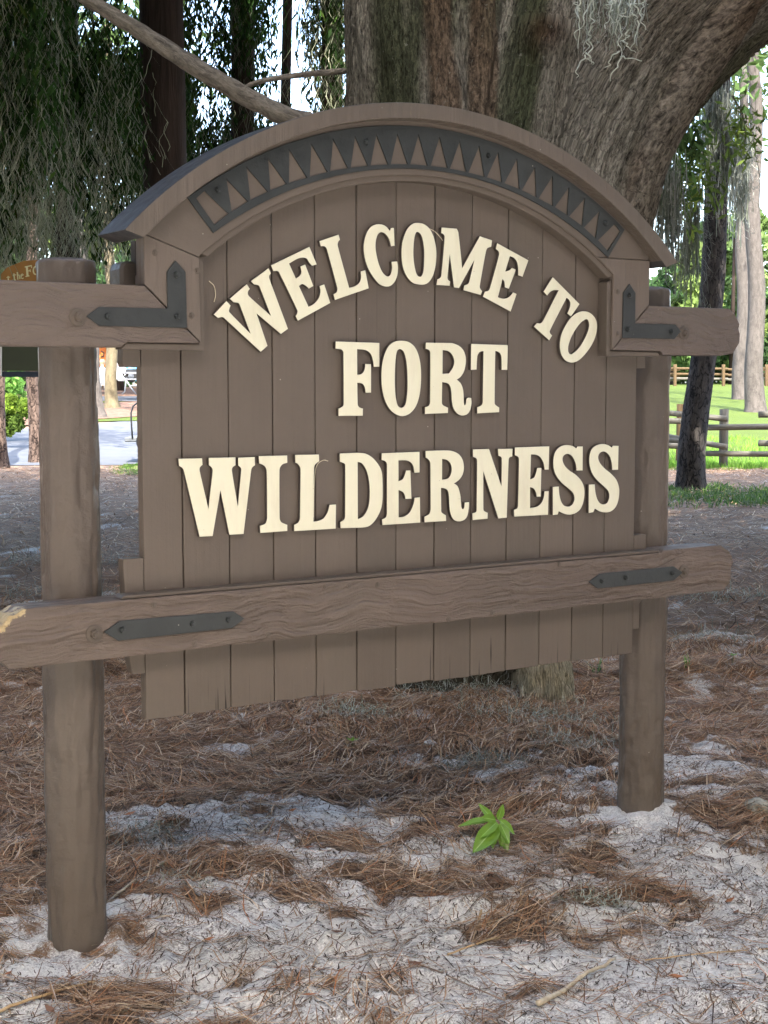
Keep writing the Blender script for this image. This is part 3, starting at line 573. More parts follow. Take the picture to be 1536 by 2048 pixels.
# letters
LET = '''W|-6917,17395 -6522,17772 -6393,17652 -6433,17558s -6439,17477s -5778,16889 -6103,17661s -6155,17729s -6300,17748 -6417,17837 -5885,18259 -5788,18127 -5847,18054s -5827,17938s -5127,17406 -5472,18185s -5525,18241s -5659,18260 -5751,18350 -5192,18724 -5112,18587 -5172,18514s -5160,18420s -4576,17050 -4808,16902 -5580,17453 -5242,16562 -5460,16389 -6593,17299s -6658,17327s -6788,17301
E|-5110,18810 -3860,19387 -3618,18900 -3778,18857 -3876,18949s -3959,19052s -4098,19070s -4265,19026s -4528,18884 -4310,18477 -4185,18553s -4129,18663s -4161,18817 -4002,18879 -3733,18284 -3885,18206 -3991,18286s -4103,18325s -4209,18266 -3896,17690 -3713,17779s -3557,17941s -3500,18135s -3527,18291 -3371,18345 -3168,17820 -4253,17284 -4325,17414 -4274,17487s -4268,17583s -4818,18563s -4886,18655s -5036,18653
L|-3526,19566 -2882,19784 -2833,19643 -2897,19569s -2911,19464s -2526,18278 -2358,18320s -2189,18420s -2118,18564s -2126,18764 -1968,18806 -1850,18286 -3012,17911 -3059,18066 -2957,18135s -2929,18217s -2948,18322s -3282,19353s -3363,19429s -3480,19423
C|-1110,19996 -1070,20077 -966,20088 -936,19566 -1061,19547 -1119,19723s -1205,19849s -1320,19925s -1435,19931s -1535,19854s -1598,19673s -1607,19460s -1564,19226s -1478,18969s -1363,18772s -1219,18666s -1104,18688s -1046,18797s -1023,18942s -1046,19096 -843,19112 -814,18927s -837,18710s -930,18515s -1075,18390s -1263,18360s -1478,18423s -1678,18605s -1849,18835s -1962,19089s -2018,19369s -2004,19628s -1919,19880s -1777,20064s -1592,20150s -1392,20162s -1234,20108s
O|-111,20286s 126,20260s 335,20127s 486,19882s 572,19546s 573,19206s 505,18862s 371,18614s 191,18485s -47,18462s -299,18515s -506,18700s -638,18958s -683,19292s -669,19604s -596,19870s -464,20105s -288,20247s|-105,20018s 8,19952s 83,19787s 134,19500s 135,19186s 115,18895s 56,18735s -33,18695s -137,18763s -212,18977s -257,19264s -257,19553s -228,19819s -176,19978s
M|773,20201 1335,20198 1402,20079s 1554,19018 2220,20018 2694,19919 2663,19720 2527,19677s 2459,19566s 2231,18517s 2241,18428s 2323,18348 2265,18231 1603,18352 1633,18495 1781,18554s 1834,18645s 2009,19277 1433,18410 1247,18428 1083,19428 999,18719s 1026,18642s 1101,18599 1079,18468 589,18474 619,18641 727,18691s 771,18780s 888,19910s 853,19995s 757,20036
E|2891,19846 4141,19375 3911,18853 3736,18894 3734,19119s 3685,19299s 3567,19421s 3403,19468 3222,18989 3375,19031s 3486,19116 3641,19061 3367,18457 3213,18499 3193,18661s 3118,18749 2938,18181 3137,18144s 3323,18176s 3462,18271s 3531,18354 3681,18308 3443,17753 2356,18180 2424,18337 2560,18367s 2628,18460s 2973,19483s 2953,19591s 2847,19664
T|5145,18891 6280,18071 5923,17658 5773,17756 5869,17939s 5892,18089s 5831,18200s 5731,18253 5046,17189s 5062,17104s 5145,17042 5026,16879 4394,17305 4512,17419 4656,17415s 4766,17499s 5394,18484 5199,18478s 5045,18417s 4920,18301 4774,18418
O|6494,17843s 6746,17793s 6962,17627s 7047,17382s 6987,17056s 6814,16748s 6566,16478s 6293,16266s 5995,16177s 5721,16242s 5531,16448s 5468,16729s 5522,17049s 5705,17371s 5948,17640s 6219,17798s|6624,17581s 6702,17431s 6665,17221s 6533,16972s 6312,16684s 6089,16511s 5916,16452s 5825,16545s 5837,16753s 5982,17057s 6226,17364s 6448,17539s
F|-2990,16718 -1477,16700 -1478,15998 -1671,15997 -1700,16184s -1769,16356s -1895,16459s -2054,16495s -2257,16506 -2250,15757 -2112,15780s -2021,15857s -1982,15972s -1975,16077 -1769,16069 -1770,15235 -1960,15236 -1987,15379s -2055,15484s -2146,15517s -2250,15523 -2238,14902s -2204,14826s -2136,14787s -2056,14767 -2061,14556 -2902,14562 -2901,14775 -2801,14812s -2738,14859s -2722,14925s -2725,16383s -2747,16449s -2807,16491s -2995,16511
O|-680,16778s -420,16740s -195,16587s -51,16316s 22,15945s 23,15514s -36,15121s -167,14808s -381,14604s -641,14527s -900,14591s -1123,14758s -1286,15030s -1378,15359s -1401,15706s -1378,16052s -1286,16380s -1123,16632s -902,16751s|-738,16526s -620,16465s -538,16292s -490,16039s -466,15708s -465,15338s -505,15006s -559,14851s -677,14783s -807,14833s -877,15028s -913,15300s -925,15630s -913,16017s -878,16346s -832,16482s
R|205,16734 1190,16735 1438,16659s 1612,16522s 1701,16314s 1702,16114s 1641,15884s 1517,15714s 1369,15624 1519,15504s 1607,15314s 1633,15073s 1647,14893s 1677,14832s 1717,14892s 1734,15013s 1796,15063s 1922,15056 1935,14891s 1886,14690s 1774,14560s 1587,14516s 1400,14574s 1250,14736s 1187,14956s 1169,15195s 1123,15395s 1024,15504s 816,15544 806,14939s 843,14849s 1040,14762 1033,14603 176,14584 175,14785 296,14820s 349,14873s 368,14962s 368,16418s 338,16497s 266,16535s 194,16550|828,16518 1044,16486s 1192,16368s 1267,16190s 1219,15991s 1072,15812 827,15795
T|1911,16720 3344,16707 3333,15933 3108,15932 3097,16308s 3044,16439s 2940,16499s 2850,16512 2838,14905s 2878,14833s 3020,14750 3016,14607 2157,14578 2156,14768 2302,14817s 2358,14878s 2372,14969s 2391,16502 2252,16480s 2164,16379s 2140,16238s 2122,15933 1903,15925
W|-8033,13458 -7319,13449 -7306,13271 -7387,13198s -7394,13098s -7141,12045 -6999,13085s -7028,13186s -7112,13251 -7115,13454 -6285,13447 -6287,13226 -6379,13166s -6399,13065s -6225,12062 -6110,13069s -6125,13152s -6201,13215 -6199,13434 -5679,13436 -5668,13207 -5762,13141s -5794,13045s -6050,11280 -6497,11283 -6764,12532 -7020,11275 -7420,11282 -7862,13073s -7913,13195s -8015,13260
I|-5548,13460 -4629,13452 -4624,13245 -4775,13207s -4862,13112s -4882,12987s -4885,11685s -4851,11571s -4771,11516s -4636,11461 -4638,11284 -5519,11277 -5527,11481 -5359,11528s -5311,11609s -5292,11706s -5294,13001s -5337,13141s -5424,13213s -5534,13250
L|-4366,13462 -3573,13452 -3564,13256 -3673,13188s -3730,13105s -3740,12978s -3764,11509 -3599,11520s -3429,11583s -3299,11734s -3239,11889s -3218,11974 -2997,11975 -3010,11262 -4412,11266 -4410,11449 -4287,11499s -4228,11581s -4214,11680s -4187,13035s -4219,13134s -4293,13212s -4357,13237
D|-2861,13462 -2259,13470 -1985,13439s -1745,13326s -1537,13130s -1398,12893s -1363,12570s -1363,12072s -1415,11781s -1537,11552s -1711,11356s -1885,11263s -2092,11242 -2841,11266 -2847,11445 -2722,11511s -2684,11610s -2674,13079s -2700,13160s -2801,13203 -2862,13222|-2242,13195 -2089,13147s -1952,12969s -1866,12734s -1821,12441s -1822,12121s -1867,11861s -1971,11661s -2091,11551s -2239,11506
E|-1391,13432 -22,13441 -20,12811 -211,12812 -248,13003s -338,13124s -481,13187s -641,13204 -793,13202 -786,12578 -640,12626s -569,12732s -516,12887 -355,12882 -317,12026 -532,12030 -568,12156s -640,12247s -785,12307 -784,11485 -603,11490s -406,11585s -299,11728s -227,11903s -199,12051 -4,12057 9,11280 -1370,11279 -1380,11450 -1258,11494s -1215,11580s -1208,11712s -1205,13062s -1230,13150s -1300,13205s -1398,13228
R|202,13459 897,13459 1193,13434s 1455,13328s 1606,13142s 1653,12913s 1609,12702s 1478,12540s 1281,12426 1423,12330s 1519,12068s 1546,11824s 1570,11670s 1623,11613s 1672,11666s 1689,11817 1860,11822 1850,11627s 1787,11385s 1655,11270s 1448,11244s 1260,11315s 1148,11508s 1109,11722s 1081,12086s 1032,12224s 921,12289s 784,12310 794,11677s 813,11555s 973,11456 981,11280 173,11281 165,11452 336,11518s 390,11636s 397,11755s 385,13043s 356,13148s 275,13225s 210,13257|825,13203 1009,13159s 1140,13050s 1189,12867s 1142,12688s 1031,12586s 820,12561
N|2000,13462 2627,13460 3134,12265 3138,13138s 3096,13205s 3000,13240 2982,13454 3566,13443 3556,13199 3443,13169s 3410,13064s 3352,11261 3018,11255 2412,12767 2421,11587s 2462,11513s 2594,11454 2587,11267 2003,11254 1993,11461 2123,11497s 2155,11567s 2165,13100s 2123,13183s 2002,13235
E|3658,13481 5070,13487 5058,12733 4884,12739 4838,12955s 4706,13144s 4532,13226s 4318,13245 4297,12444 4455,12498s 4527,12630s 4580,12802 4753,12797 4734,11876 4570,11873 4534,12025s 4438,12147s 4291,12196 4299,11525 4574,11553s 4767,11662s 4865,11843s 4893,12038 5067,12037 5046,11267 3659,11282 3644,11496 3762,11531s 3804,11622s 3831,13085s 3796,13179s 3660,13239
S|6261,13452 6494,13447 6498,12659 6237,12668 6203,12880s 6088,13088s 5953,13194s 5797,13219s 5666,13151s 5636,13033s 5714,12861s 5916,12685s 6186,12539s 6412,12360s 6551,12149s 6591,11907s 6550,11633s 6428,11398s 6227,11270s 5982,11227s 5737,11266s 5501,11356 5450,11257 5252,11250 5240,12166 5490,12170 5515,11917s 5598,11675s 5733,11533s 5933,11496s 6089,11568s 6162,11736s 6105,11927s 5902,12089s 5612,12287s 5388,12516s 5276,12740s 5250,13011s 5300,13245s 5420,13394s 5617,13491s 5837,13510s 6060,13470s 6217,13392
S|7809,13440 8065,13430 8057,12632 7801,12637 7773,12868s 7676,13096s 7513,13229s 7342,13254s 7206,13178s 7172,13041s 7266,12866s 7476,12686s 7733,12521s 7969,12321s 8095,12089s 8127,11878s 8086,11600s 7964,11377s 7757,11247s 7502,11228s 7271,11271s 7054,11375 6983,11260 6783,11243 6777,12182 7036,12182 7068,11922s 7159,11675s 7290,11538s 7451,11495s 7603,11551s 7683,11739s 7633,11933s 7441,12097s 7139,12317s 6930,12531s 6812,12793s 6785,13052s 6840,13274s 6960,13408s 7164,13489s 7393,13508s 7600,13462s 7773,13382'''
def ring(s):
    P = []
    for t in s.split():
        sm = t[-1] == 's'; x, z = t.rstrip('s').split(','); P.append((float(x)/1e4, float(z)/1e4, sm))
    out = []; n = len(P)
    for i in range(n):
        p0, p1, p2, p3 = P[i-1], P[i], P[(i+1) % n], P[(i+2) % n]; out.append((p1[0], p1[1]))
        if p1[2] or p2[2]:
            A = np.array(p1[:2]); B = np.array(p2[:2])
            ta = (B-np.array(p0[:2]))*.5 if p1[2] else (B-A)*.6; tb = (np.array(p3[:2])-A)*.5 if p2[2] else (B-A)*.6
            l = np.linalg.norm(B-A)
            for T in (ta, tb):
                q = np.linalg.norm(T)
                if q > 1.3*l: T *= 1.3*l/q
            for t in (.2, .4, .6, .8) if l > .012 else (.33, .66):
                h = (2*t**3-3*t*t+1)*A+(t**3-2*t*t+t)*ta+(-2*t**3+3*t*t)*B+(t**3-t*t)*tb; out.append((h[0], h[1]))
    return out
# an initial stem for W L I etc is straight, so sharp points stay sharp
for line in LET.strip().splitlines():
    ch, *rs = line.split('|')
    me = fillcurve([ring(r) for r in rs], -.0175, .0150, .0014, 'letter')
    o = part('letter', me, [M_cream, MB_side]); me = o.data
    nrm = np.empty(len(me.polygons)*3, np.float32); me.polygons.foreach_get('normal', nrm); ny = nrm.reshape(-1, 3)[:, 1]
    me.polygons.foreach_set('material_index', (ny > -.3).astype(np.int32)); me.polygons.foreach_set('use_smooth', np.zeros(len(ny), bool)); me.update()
    o['label'] = 'raised cream letter ' + ch
# ================================================================== THE BIG TREE BEHIND THE SIGN
def W3(u, v, z): return CAM*np.array([1, 1, 0])+RT*u+FW*v+np.array([0, 0, z])
AX = []      # (points, radii)
trunk_pts = [(.36, 7.85, -.3), (.36, 7.85, .3), (.34, 7.85, 1.0), (.33, 7.85, 2.0), (.31, 7.87, 3.0), (.28, 7.9, 4.2), (.2, 7.95, 6.5)]
AX.append((trunk_pts, [.62, .58, .54, .50, .50, .48, .38]))
AX.append(([(.52, 7.8, .5), (.70, 7.8, 1.4), (.86, 7.78, 2.1), (1.00, 7.75, 2.72), (1.34, 7.7, 3.30), (1.88, 7.62, 3.74), (2.6, 7.5, 4.2), (3.6, 7.3, 4.7), (5.0, 7.0, 5.5)], [.42, .46, .48, .45, .42, .41, .40, .36, .25]))
AX.append(([(.62, 7.75, 1.8), (.78, 7.75, 2.8), (.95, 7.8, 3.8), (1.1, 7.9, 5.0)], [.42, .44, .40, .32]))
AX.append(([(.80, 7.12, -.3), (.80, 7.10, .05), (.74, 7.2, .6), (.62, 7.4, 1.2)], [.115, .105, .105, .12]))      # buttress root
AX.append(([(.28, 7.42, -.3), (.28, 7.38, .1), (.30, 7.42, .8), (.30, 7.5, 1.3)], [.22, .16, .14, .1]))
nridge = len(AX)
AX.append(([(.275, 7.42, 1.2), (.285, 7.40, 2.2), (.31, 7.385, 2.9), (.27, 7.40, 3.3), (.25, 7.41, 4.6)], [.06, .065, .065, .06, .05]))
AX.append(([(.50, 7.44, 1.2), (.51, 7.42, 2.3), (.49, 7.40, 3.2), (.48, 7.41, 4.6)], [.07, .07, .065, .05]))
AX.append(([(1.16, 7.50, 1.9), (1.27, 7.46, 2.42), (1.35, 7.42, 2.72), (1.53, 7.34, 3.05), (1.74, 7.28, 3.38), (2.0, 7.2, 3.7), (2.3, 7.15, 4.2)], [.10, .10, .10, .09, .085, .08, .07]))
objs = []
for pts, rad in AX:
    sp = spline([W3(*p) for p in pts], 6); rr = spline([(r, 0, 0) for r in rad], 6)[:, 0]
    me = tube(sp, rr, 28, True, 'limb'); objs.append(me)
bm = bmesh.new()
for me in objs: bm.from_mesh(me); bpy.data.meshes.remove(me)
me = bpy.data.meshes.new('trunk'); bm.to_mesh(me); bm.free(); tmp = bpy.data.objects.new('tmp', me); COL.objects.link(tmp)
md = tmp.modifiers.new('r', 'REMESH'); md.mode = 'VOXEL'; md.voxel_size = .019
sm = tmp.modifiers.new('s', 'SMOOTH'); sm.factor = .6; sm.iterations = 9
dg = bpy.context.evaluated_depsgraph_get(); me2 = bpy.data.meshes.new_from_object(tmp.evaluated_get(dg)); bpy.data.objects.remove(tmp)
co = np.empty(len(me2.vertices)*3, np.float32); me2.vertices.foreach_get('co', co); co = co.reshape(-1, 3).astype(float)
no = np.empty(len(co)*3, np.float32); me2.vertices.foreach_get('normal', no); no = no.reshape(-1, 3).astype(float)
best = np.full(len(co), 9.0); s_ = np.zeros(len(co)); arc = np.zeros(len(co)); rid = np.full(len(co), 9.0)
for k, (pts, rad) in enumerate(AX):
    sp = spline([W3(*p) for p in pts], 4); rr = spline([(r, 0, 0) for r in rad], 4)[:, 0]; L = np.r_[0, np.cumsum(np.linalg.norm(np.diff(sp, axis=0), axis=1))]
    for i in range(len(sp)-1):
        a, d = sp[i], sp[i+1]-sp[i]; t = np.clip(((co-a) @ d)/(d @ d), 0, 1); q = a+t[:, None]*d; dist = np.linalg.norm(co-q, axis=1)
        r = rr[i]*(1-t)+rr[i+1]*t
        if k >= nridge: rid = np.minimum(rid, dist/r); continue
        m_ = dist-r < best
        dn = d/np.linalg.norm(d); e1 = np.cross(dn, FW); e1 /= np.linalg.norm(e1); e2 = np.cross(dn, e1)
        th = np.arctan2((co-q) @ e1, (co-q) @ e2)
        best[m_] = (dist-r)[m_]; s_[m_] = (L[i]+t*(L[i+1]-L[i]))[m_]+k*3.7; arc[m_] = (th*.5)[m_]+k*11
# bark relief: vertical fibrous ridges
streak = fbm(arc*16, s_*1.5, 1.0, 3); lump = fbm(co[:, 0]*2.2, co[:, 1]*2.2, co[:, 2]*1.1, 3)
fine = fbm(arc*42, s_*5.5, 3.0, 2)
brown = 1-sstep(.9, 1.3, rid)
dsp = .024*(1-np.abs(streak)*2.4)+.035*lump+.009*fine
dsp = dsp*(1-.45*brown)
kn, _ = at(1093, 70, 7.35), 0
dk = np.linalg.norm(co-kn, axis=1); dsp += .07*np.exp(-(dk/.11)**2)-.05*np.exp(-(dk/.05)**2)
co2 = co+no*dsp[:, None]; me2.vertices.foreach_set('co', co2.astype(np.float32).ravel())
# tints: grey lichen bark, green-black moss streaks, bare red-brown strips
u_ = (co-CAM) @ RT
c_grey = np.array([.175, .162, .132]); c_pale = np.array([.32, .30, .25]); c_mossy = np.array([.048, .056, .028]); c_brown = np.array([.110, .076, .050]); c_umber = np.array([.135, .105, .076])
a1 = sstep(-.1, .45, fbm(arc*2.2, s_*.5, 8, 4)); a2 = sstep(-.06, .22, fbm(arc*3.2+4, s_*.45, 2, 4)); a3 = sstep(-.1, .4, fbm(co[:, 0]*1.2, co[:, 1]*1.2, co[:, 2]*.9+4, 3))
tint = c_grey*(1-a1[:, None])+c_pale*a1[:, None]
tint = tint*(1-.85*a2[:, None])+c_mossy*.85*a2[:, None]
limbw = sstep(.9, 1.7, u_); w = np.clip(limbw*(.25+a3*.55), 0, 1)[:, None]; tint = tint*(1-w)+c_umber*w
# the dark mossy flute left of the knot and the pale bark under it
for (px_, w_, colr, am) in ((1045, .05, c_mossy, .6), (790, .07, c_mossy, .4), (985, .035, c_pale, .7), (730, .05, c_pale, .5)):
    uu = (px_-768)/2900*7.45; g = (am*np.exp(-((u_-uu+.03*lump*4)/w_)**2))[:, None]; tint = tint*(1-g)+colr*g
brown = brown*(.35+.65*sstep(-.45, .1, fbm(arc*5, s_*1.2, 9, 3))); tint = tint*(1-brown[:, None]*.9)+c_brown*brown[:, None]*.9
g = (.85*np.exp(-(dk/.10)**2))[:, None]; tint = tint*(1-g)+np.array([.06, .035, .02])*g
low_ = (1-sstep(.5, .9, co[:, 2]))[:, None]; pw = sstep(.64, .70, u_)[:, None]; tint = tint*(1-low_)+(np.array([.09, .08, .06])*(1-pw)+np.array([.50, .45, .33])*pw)*low_
a = me2.color_attributes.new('col', 'FLOAT_COLOR', 'POINT'); cc = np.ones((len(co), 4), np.float32); cc[:, :3] = tint; a.data.foreach_set('color', cc.ravel())
a = me2.attributes.new('bc', 'FLOAT_VECTOR', 'POINT'); a.data.foreach_set('vector', np.stack([arc, s_, brown], 1).astype(np.float32).ravel())
me2.polygons.foreach_set('use_smooth', np.ones(len(me2.polygons), bool)); me2.update()
m, nt, b = M_('bark_old_tree', .95, .1)
av = nd(nt, 'Attribute', attribute_name='bc').outputs['Vector']; vc = nd(nt, 'VertexColor', layer_name='col').outputs[0]
v1 = scaled(nt, av, (64, 15, 1)); v2 = scaled(nt, av, (150, 50, 1)); P = pos_(nt)
w1 = nd(nt, 'VectorMath', {0: v1, 1: nd(nt, 'VectorMath', {0: nd(nt, 'TexNoise', {'Vector': v1, 'Scale': .8, 'Detail': 3}).outputs['Color'], 1: (2, 2, 2)}, operation='MULTIPLY').outputs[0]}, operation='ADD').outputs[0]
n1 = noise_(nt, w1, 1.0, 5, .65); n2 = noise_(nt, v2, 1.0, 3, .6); n3 = noise_(nt, P, 60, 3, .6)
edge = nd(nt, 'TexVoronoi', {'Vector': w1, 'Scale': .7}, feature='DISTANCE_TO_EDGE').outputs[0]
cr = ramp(nt, edge, [(0.0, 0), (.16, 1)])
hgt = math_(nt, 'ADD', math_(nt, 'MULTIPLY', n1, .75), math_(nt, 'ADD', math_(nt, 'MULTIPLY', n2, .35), math_(nt, 'MULTIPLY', cr, .06)))
f = ramp(nt, hgt, [(.42, .18), (.55, .75), (.74, 2.0)])
c = mix(nt, 1.0, vc, f, 'MULTIPLY')
c = mix(nt, ramp(nt, noise_(nt, P, 38, 3, .7), [(.64, 0), (.72, .5)]), c, (.33, .33, .28))
nt.links.new(c, b.inputs['Base Color']); bump_(nt, b, hgt, 1.0, .04)
tree = thing('oak_tree', 'massive old grey-barked tree with brown ridges and a leaning limb right behind the sign', 'tree', W3(.36, 7.85, 0))
put('trunk', me2, m, tree)
# crown overhead: this is what keeps the sign in the shade
n = 72000; cu_ = rng.uniform(-11, 12, n); cv = rng.uniform(-9, 20, n); rear = ((cu_ < -.8) & (cv > 6)) | (cv > 10.5) | ((cu_ > 2.2) & (cv > 6.0)); hz = np.where(rear, rng.uniform(5, 9.6, n), rng.uniform(9, 12.5, n))
wob = .8*vn(cu_*.5, cv*.5, 2)
ok = (hz > 2.2+.30*np.maximum(cv, 0)) & (cv > 3.05-hz*.77+wob*.25) & ((cv < 10.6-.77*hz+wob*.5) | rear) & (rng.uniform(0, 1, n) < np.where(cv > 8, np.where(cu_ > 1, .42, .6), 1)); C = W3(0, 0, 0)+RT*cu_[:, None]+FW*cv[:, None]+np.array([0, 0, 1])*hz[:, None]; C = C[ok]
A = rdir(len(C))*[1, 1, .4]*.36; B = np.cross(A, rdir(len(C))*[.4, .4, 1]); B = B/np.linalg.norm(B, axis=1, keepdims=True)*.22
colr = np.array([.05, .085, .025])*rng.uniform(.6, 1.5, (len(C), 1))
# leaf skirt added behind and beside the viewpoint, unseen, to block low sky light
n2 = 60000; an = rng.uniform(0, 2*math.pi, n2); rr2 = rng.uniform(13.0, 15.5, n2); hz2 = rng.uniform(1.4, 11.0, n2)
u2 = rr2*np.cos(an)*1.05; v2 = 4.5+rr2*np.sin(an); ok2 = (v2 < 2.0) | ((np.abs(u2) > .33*v2+2.5) & (v2 < 14) & (hz2 < 9))
C2 = (W3(0, 0, 0)+RT*u2[:, None]+FW*v2[:, None]+np.array([0, 0, 1])*hz2[:, None])[ok2]
A2 = rdir(len(C2))*.32; B2 = np.cross(A2, rdir(len(C2))); B2 = B2/np.linalg.norm(B2, axis=1, keepdims=True)*.2
C = np.concatenate([C, C2]); A = np.concatenate([A, A2]); B = np.concatenate([B, B2]); colr = np.array([.05, .085, .025])*rng.uniform(.6, 1.5, (len(C), 1))
tag(put('crown', leaves_mesh(C, A, B, colr), M_leaf, tree), kind='stuff')  # unseen overhead leaves and the added skirt share this mesh, shaped for the light
for k, (a_, b_, r0) in enumerate([((.2, 7.95, 6.4), (-4, 4, 7.6), .2), ((.2, 7.95, 6.4), (-3, 9, 8.2), .18), ((5, 7, 5.5), (7, 3, 7.2), .2), ((1.1, 7.9, 4.9), (2, 2, 7.6), .2), ((.2, 7.95, 6.4), (-2, -3, 8), .16)]):
    put('limb', tube(spline([W3(*a_), (W3(*a_)+W3(*b_))/2+np.array([0, 0, .4]), W3(*b_)], 8), np.linspace(r0, .04, 17), 10), M_grey_branch, tree)
# bare branch slanting across the upper left, in front of the moss
bp = [at(120, -32, 6.9), at(180, 2, 6.9), at(300, 75, 6.85), at(395, 135, 6.8), at(500, 196, 6.8), at(590, 240, 6.8), at(700, 262, 7.0), at(800, 330, 7.4)]
def knob(th, L, r): return r*.16*fbm(th*1.5+3, L*5, 2, 3)+r*.10*fbm(th*3, L*18, 6, 2)
sp = spline(bp, 14); put('bare_branch', tube(sp, np.linspace(.030, .056, len(sp)), 22, True, 'b', knob), M_grey_branch, tree)['label'] = 'bare grey branch slanting down behind the arch'
sp = spline([at(470, 185, 7.1), at(520, 163, 7.15), at(600, 150, 7.2), at(690, 142, 7.35)], 10); put('bare_branch', tube(sp, np.linspace(.010, .016, len(sp)), 10), M_grey_branch, tree)

# hanging moss tufts -------------------------------------------------------------------
def moss_hang(name, label, top_pts, n, length, spread, wid, mat=M_moss, group=None, kink=.5, tone=1.0, L_pow=1.0):
    """threads hanging from points, curling as spanish moss does"""
    T = np.array(top_pts)[rng.integers(0, len(top_pts), n)]+rng.normal(0, 1, (n, 3))*spread
    M = 12; L = length*rng.uniform(.35, 1.0, n)**L_pow; ph = rng.uniform(0, 6.3, n)[:, None]+np.cumsum(rng.normal(0, kink*1.6, (n, M)), 1)
    sway = np.clip(np.cumsum(rng.normal(0, .25, (n, M)), 1)*.5, -.9, .9)*kink
    d = np.stack([np.cos(ph)*(.25*kink)+sway*.6, np.sin(ph)*(.25*kink), -np.ones((n, M))], -1); d /= np.linalg.norm(d, axis=2, keepdims=True)
    P = T[:, None, :]+np.cumsum(d*(L/M)[:, None, None], 1)
    # side curls
    k = n*2; s = rng.integers(0, n, k); j = rng.integers(1, M-1, k); Q = P[s, j]; a = rng.uniform(0, 6.3, (k, 1))+np.cumsum(rng.normal(0, .8, (k, 6)), 1)
    e = np.stack([np.cos(a), np.sin(a), rng.normal(-.5, .5, (k, 6))], -1)*(length*.035)
    Q = Q[:, None, :]+np.cumsum(e, 1)
    c = mosscol(n)*tone; c2 = mosscol(k)*tone
    o = put(name, ribbons(P, wid*rng.uniform(.6, 1.3, (n, 1)), None, c), mat)
    o2 = ribbons(Q, wid*.7, None, c2)
    bm = bmesh.new(); bm.from_mesh(o.data); bm.from_mesh(o2); bm.to_mesh(o.data); bm.free(); bpy.data.meshes.remove(o2)
    return tag(o, label, 'moss', group)
# pale tuft in front of the bark, upper right: individual threads
tops = [at(x, -25, 5.6) for x in (1160, 1185, 1205, 1235, 1255, 1270)]
mp = []
rs = random.Random(5)
def squig(x, y, x2, y2, v, amp=6, n=8):
    pts = []
    for i in range(n):
        t = i/(n-1); pts.append(at(x+(x2-x)*t+rs.uniform(-amp, amp)*(t > 0), y+(y2-y)*t+rs.uniform(-amp, amp)*.5, v+rs.uniform(-.03, .03)))
    return spline(pts, 3)
for a_ in [(1155, -10, 1160, 95), (1180, -10, 1185, 60), (1190, -10, 1148, 82), (1185, 50, 1170, 110), (1183, 70, 1180, 130), (1215, -10, 1222, 60), (1240, -10, 1232, 75), (1235, 40, 1242, 112), (1242, 112, 1222, 162), (1242, 112, 1286, 122), (1238, 100, 1212, 132), (1258, -10, 1275, 50),
          (1270, 0, 1288, 60), (1275, 40, 1262, 100), (1250, 20, 1226, 48), (1290, -10, 1284, 30), (1170, 110, 1150, 158), (1172, 108, 1186, 128), (1225, 20, 1212, 55), (1260, 60, 1246, 84), (1160, 20, 1150, 5), (1255, 10, 1290, 10), (1268, 30, 1240, 36), (1246, 84, 1268, 104), (1230, 0, 1212, 16), (1222, 8, 1250, -8)]:
    mp.append(tube(squig(*a_, 5.6), np.linspace(.0032, .0014, 22), 5, False))
bm = bmesh.new()
for q in mp: bm.from_mesh(q); bpy.data.meshes.remove(q)
me = bpy.data.meshes.new('moss'); bm.to_mesh(me); bm.free()
tag(put('hanging_moss', me, plain('pale_moss', (.42, .45, .36), (.60, .62, .52), 30)), 'sparse pale curled moss threads dangling before the bark at upper right', 'moss')

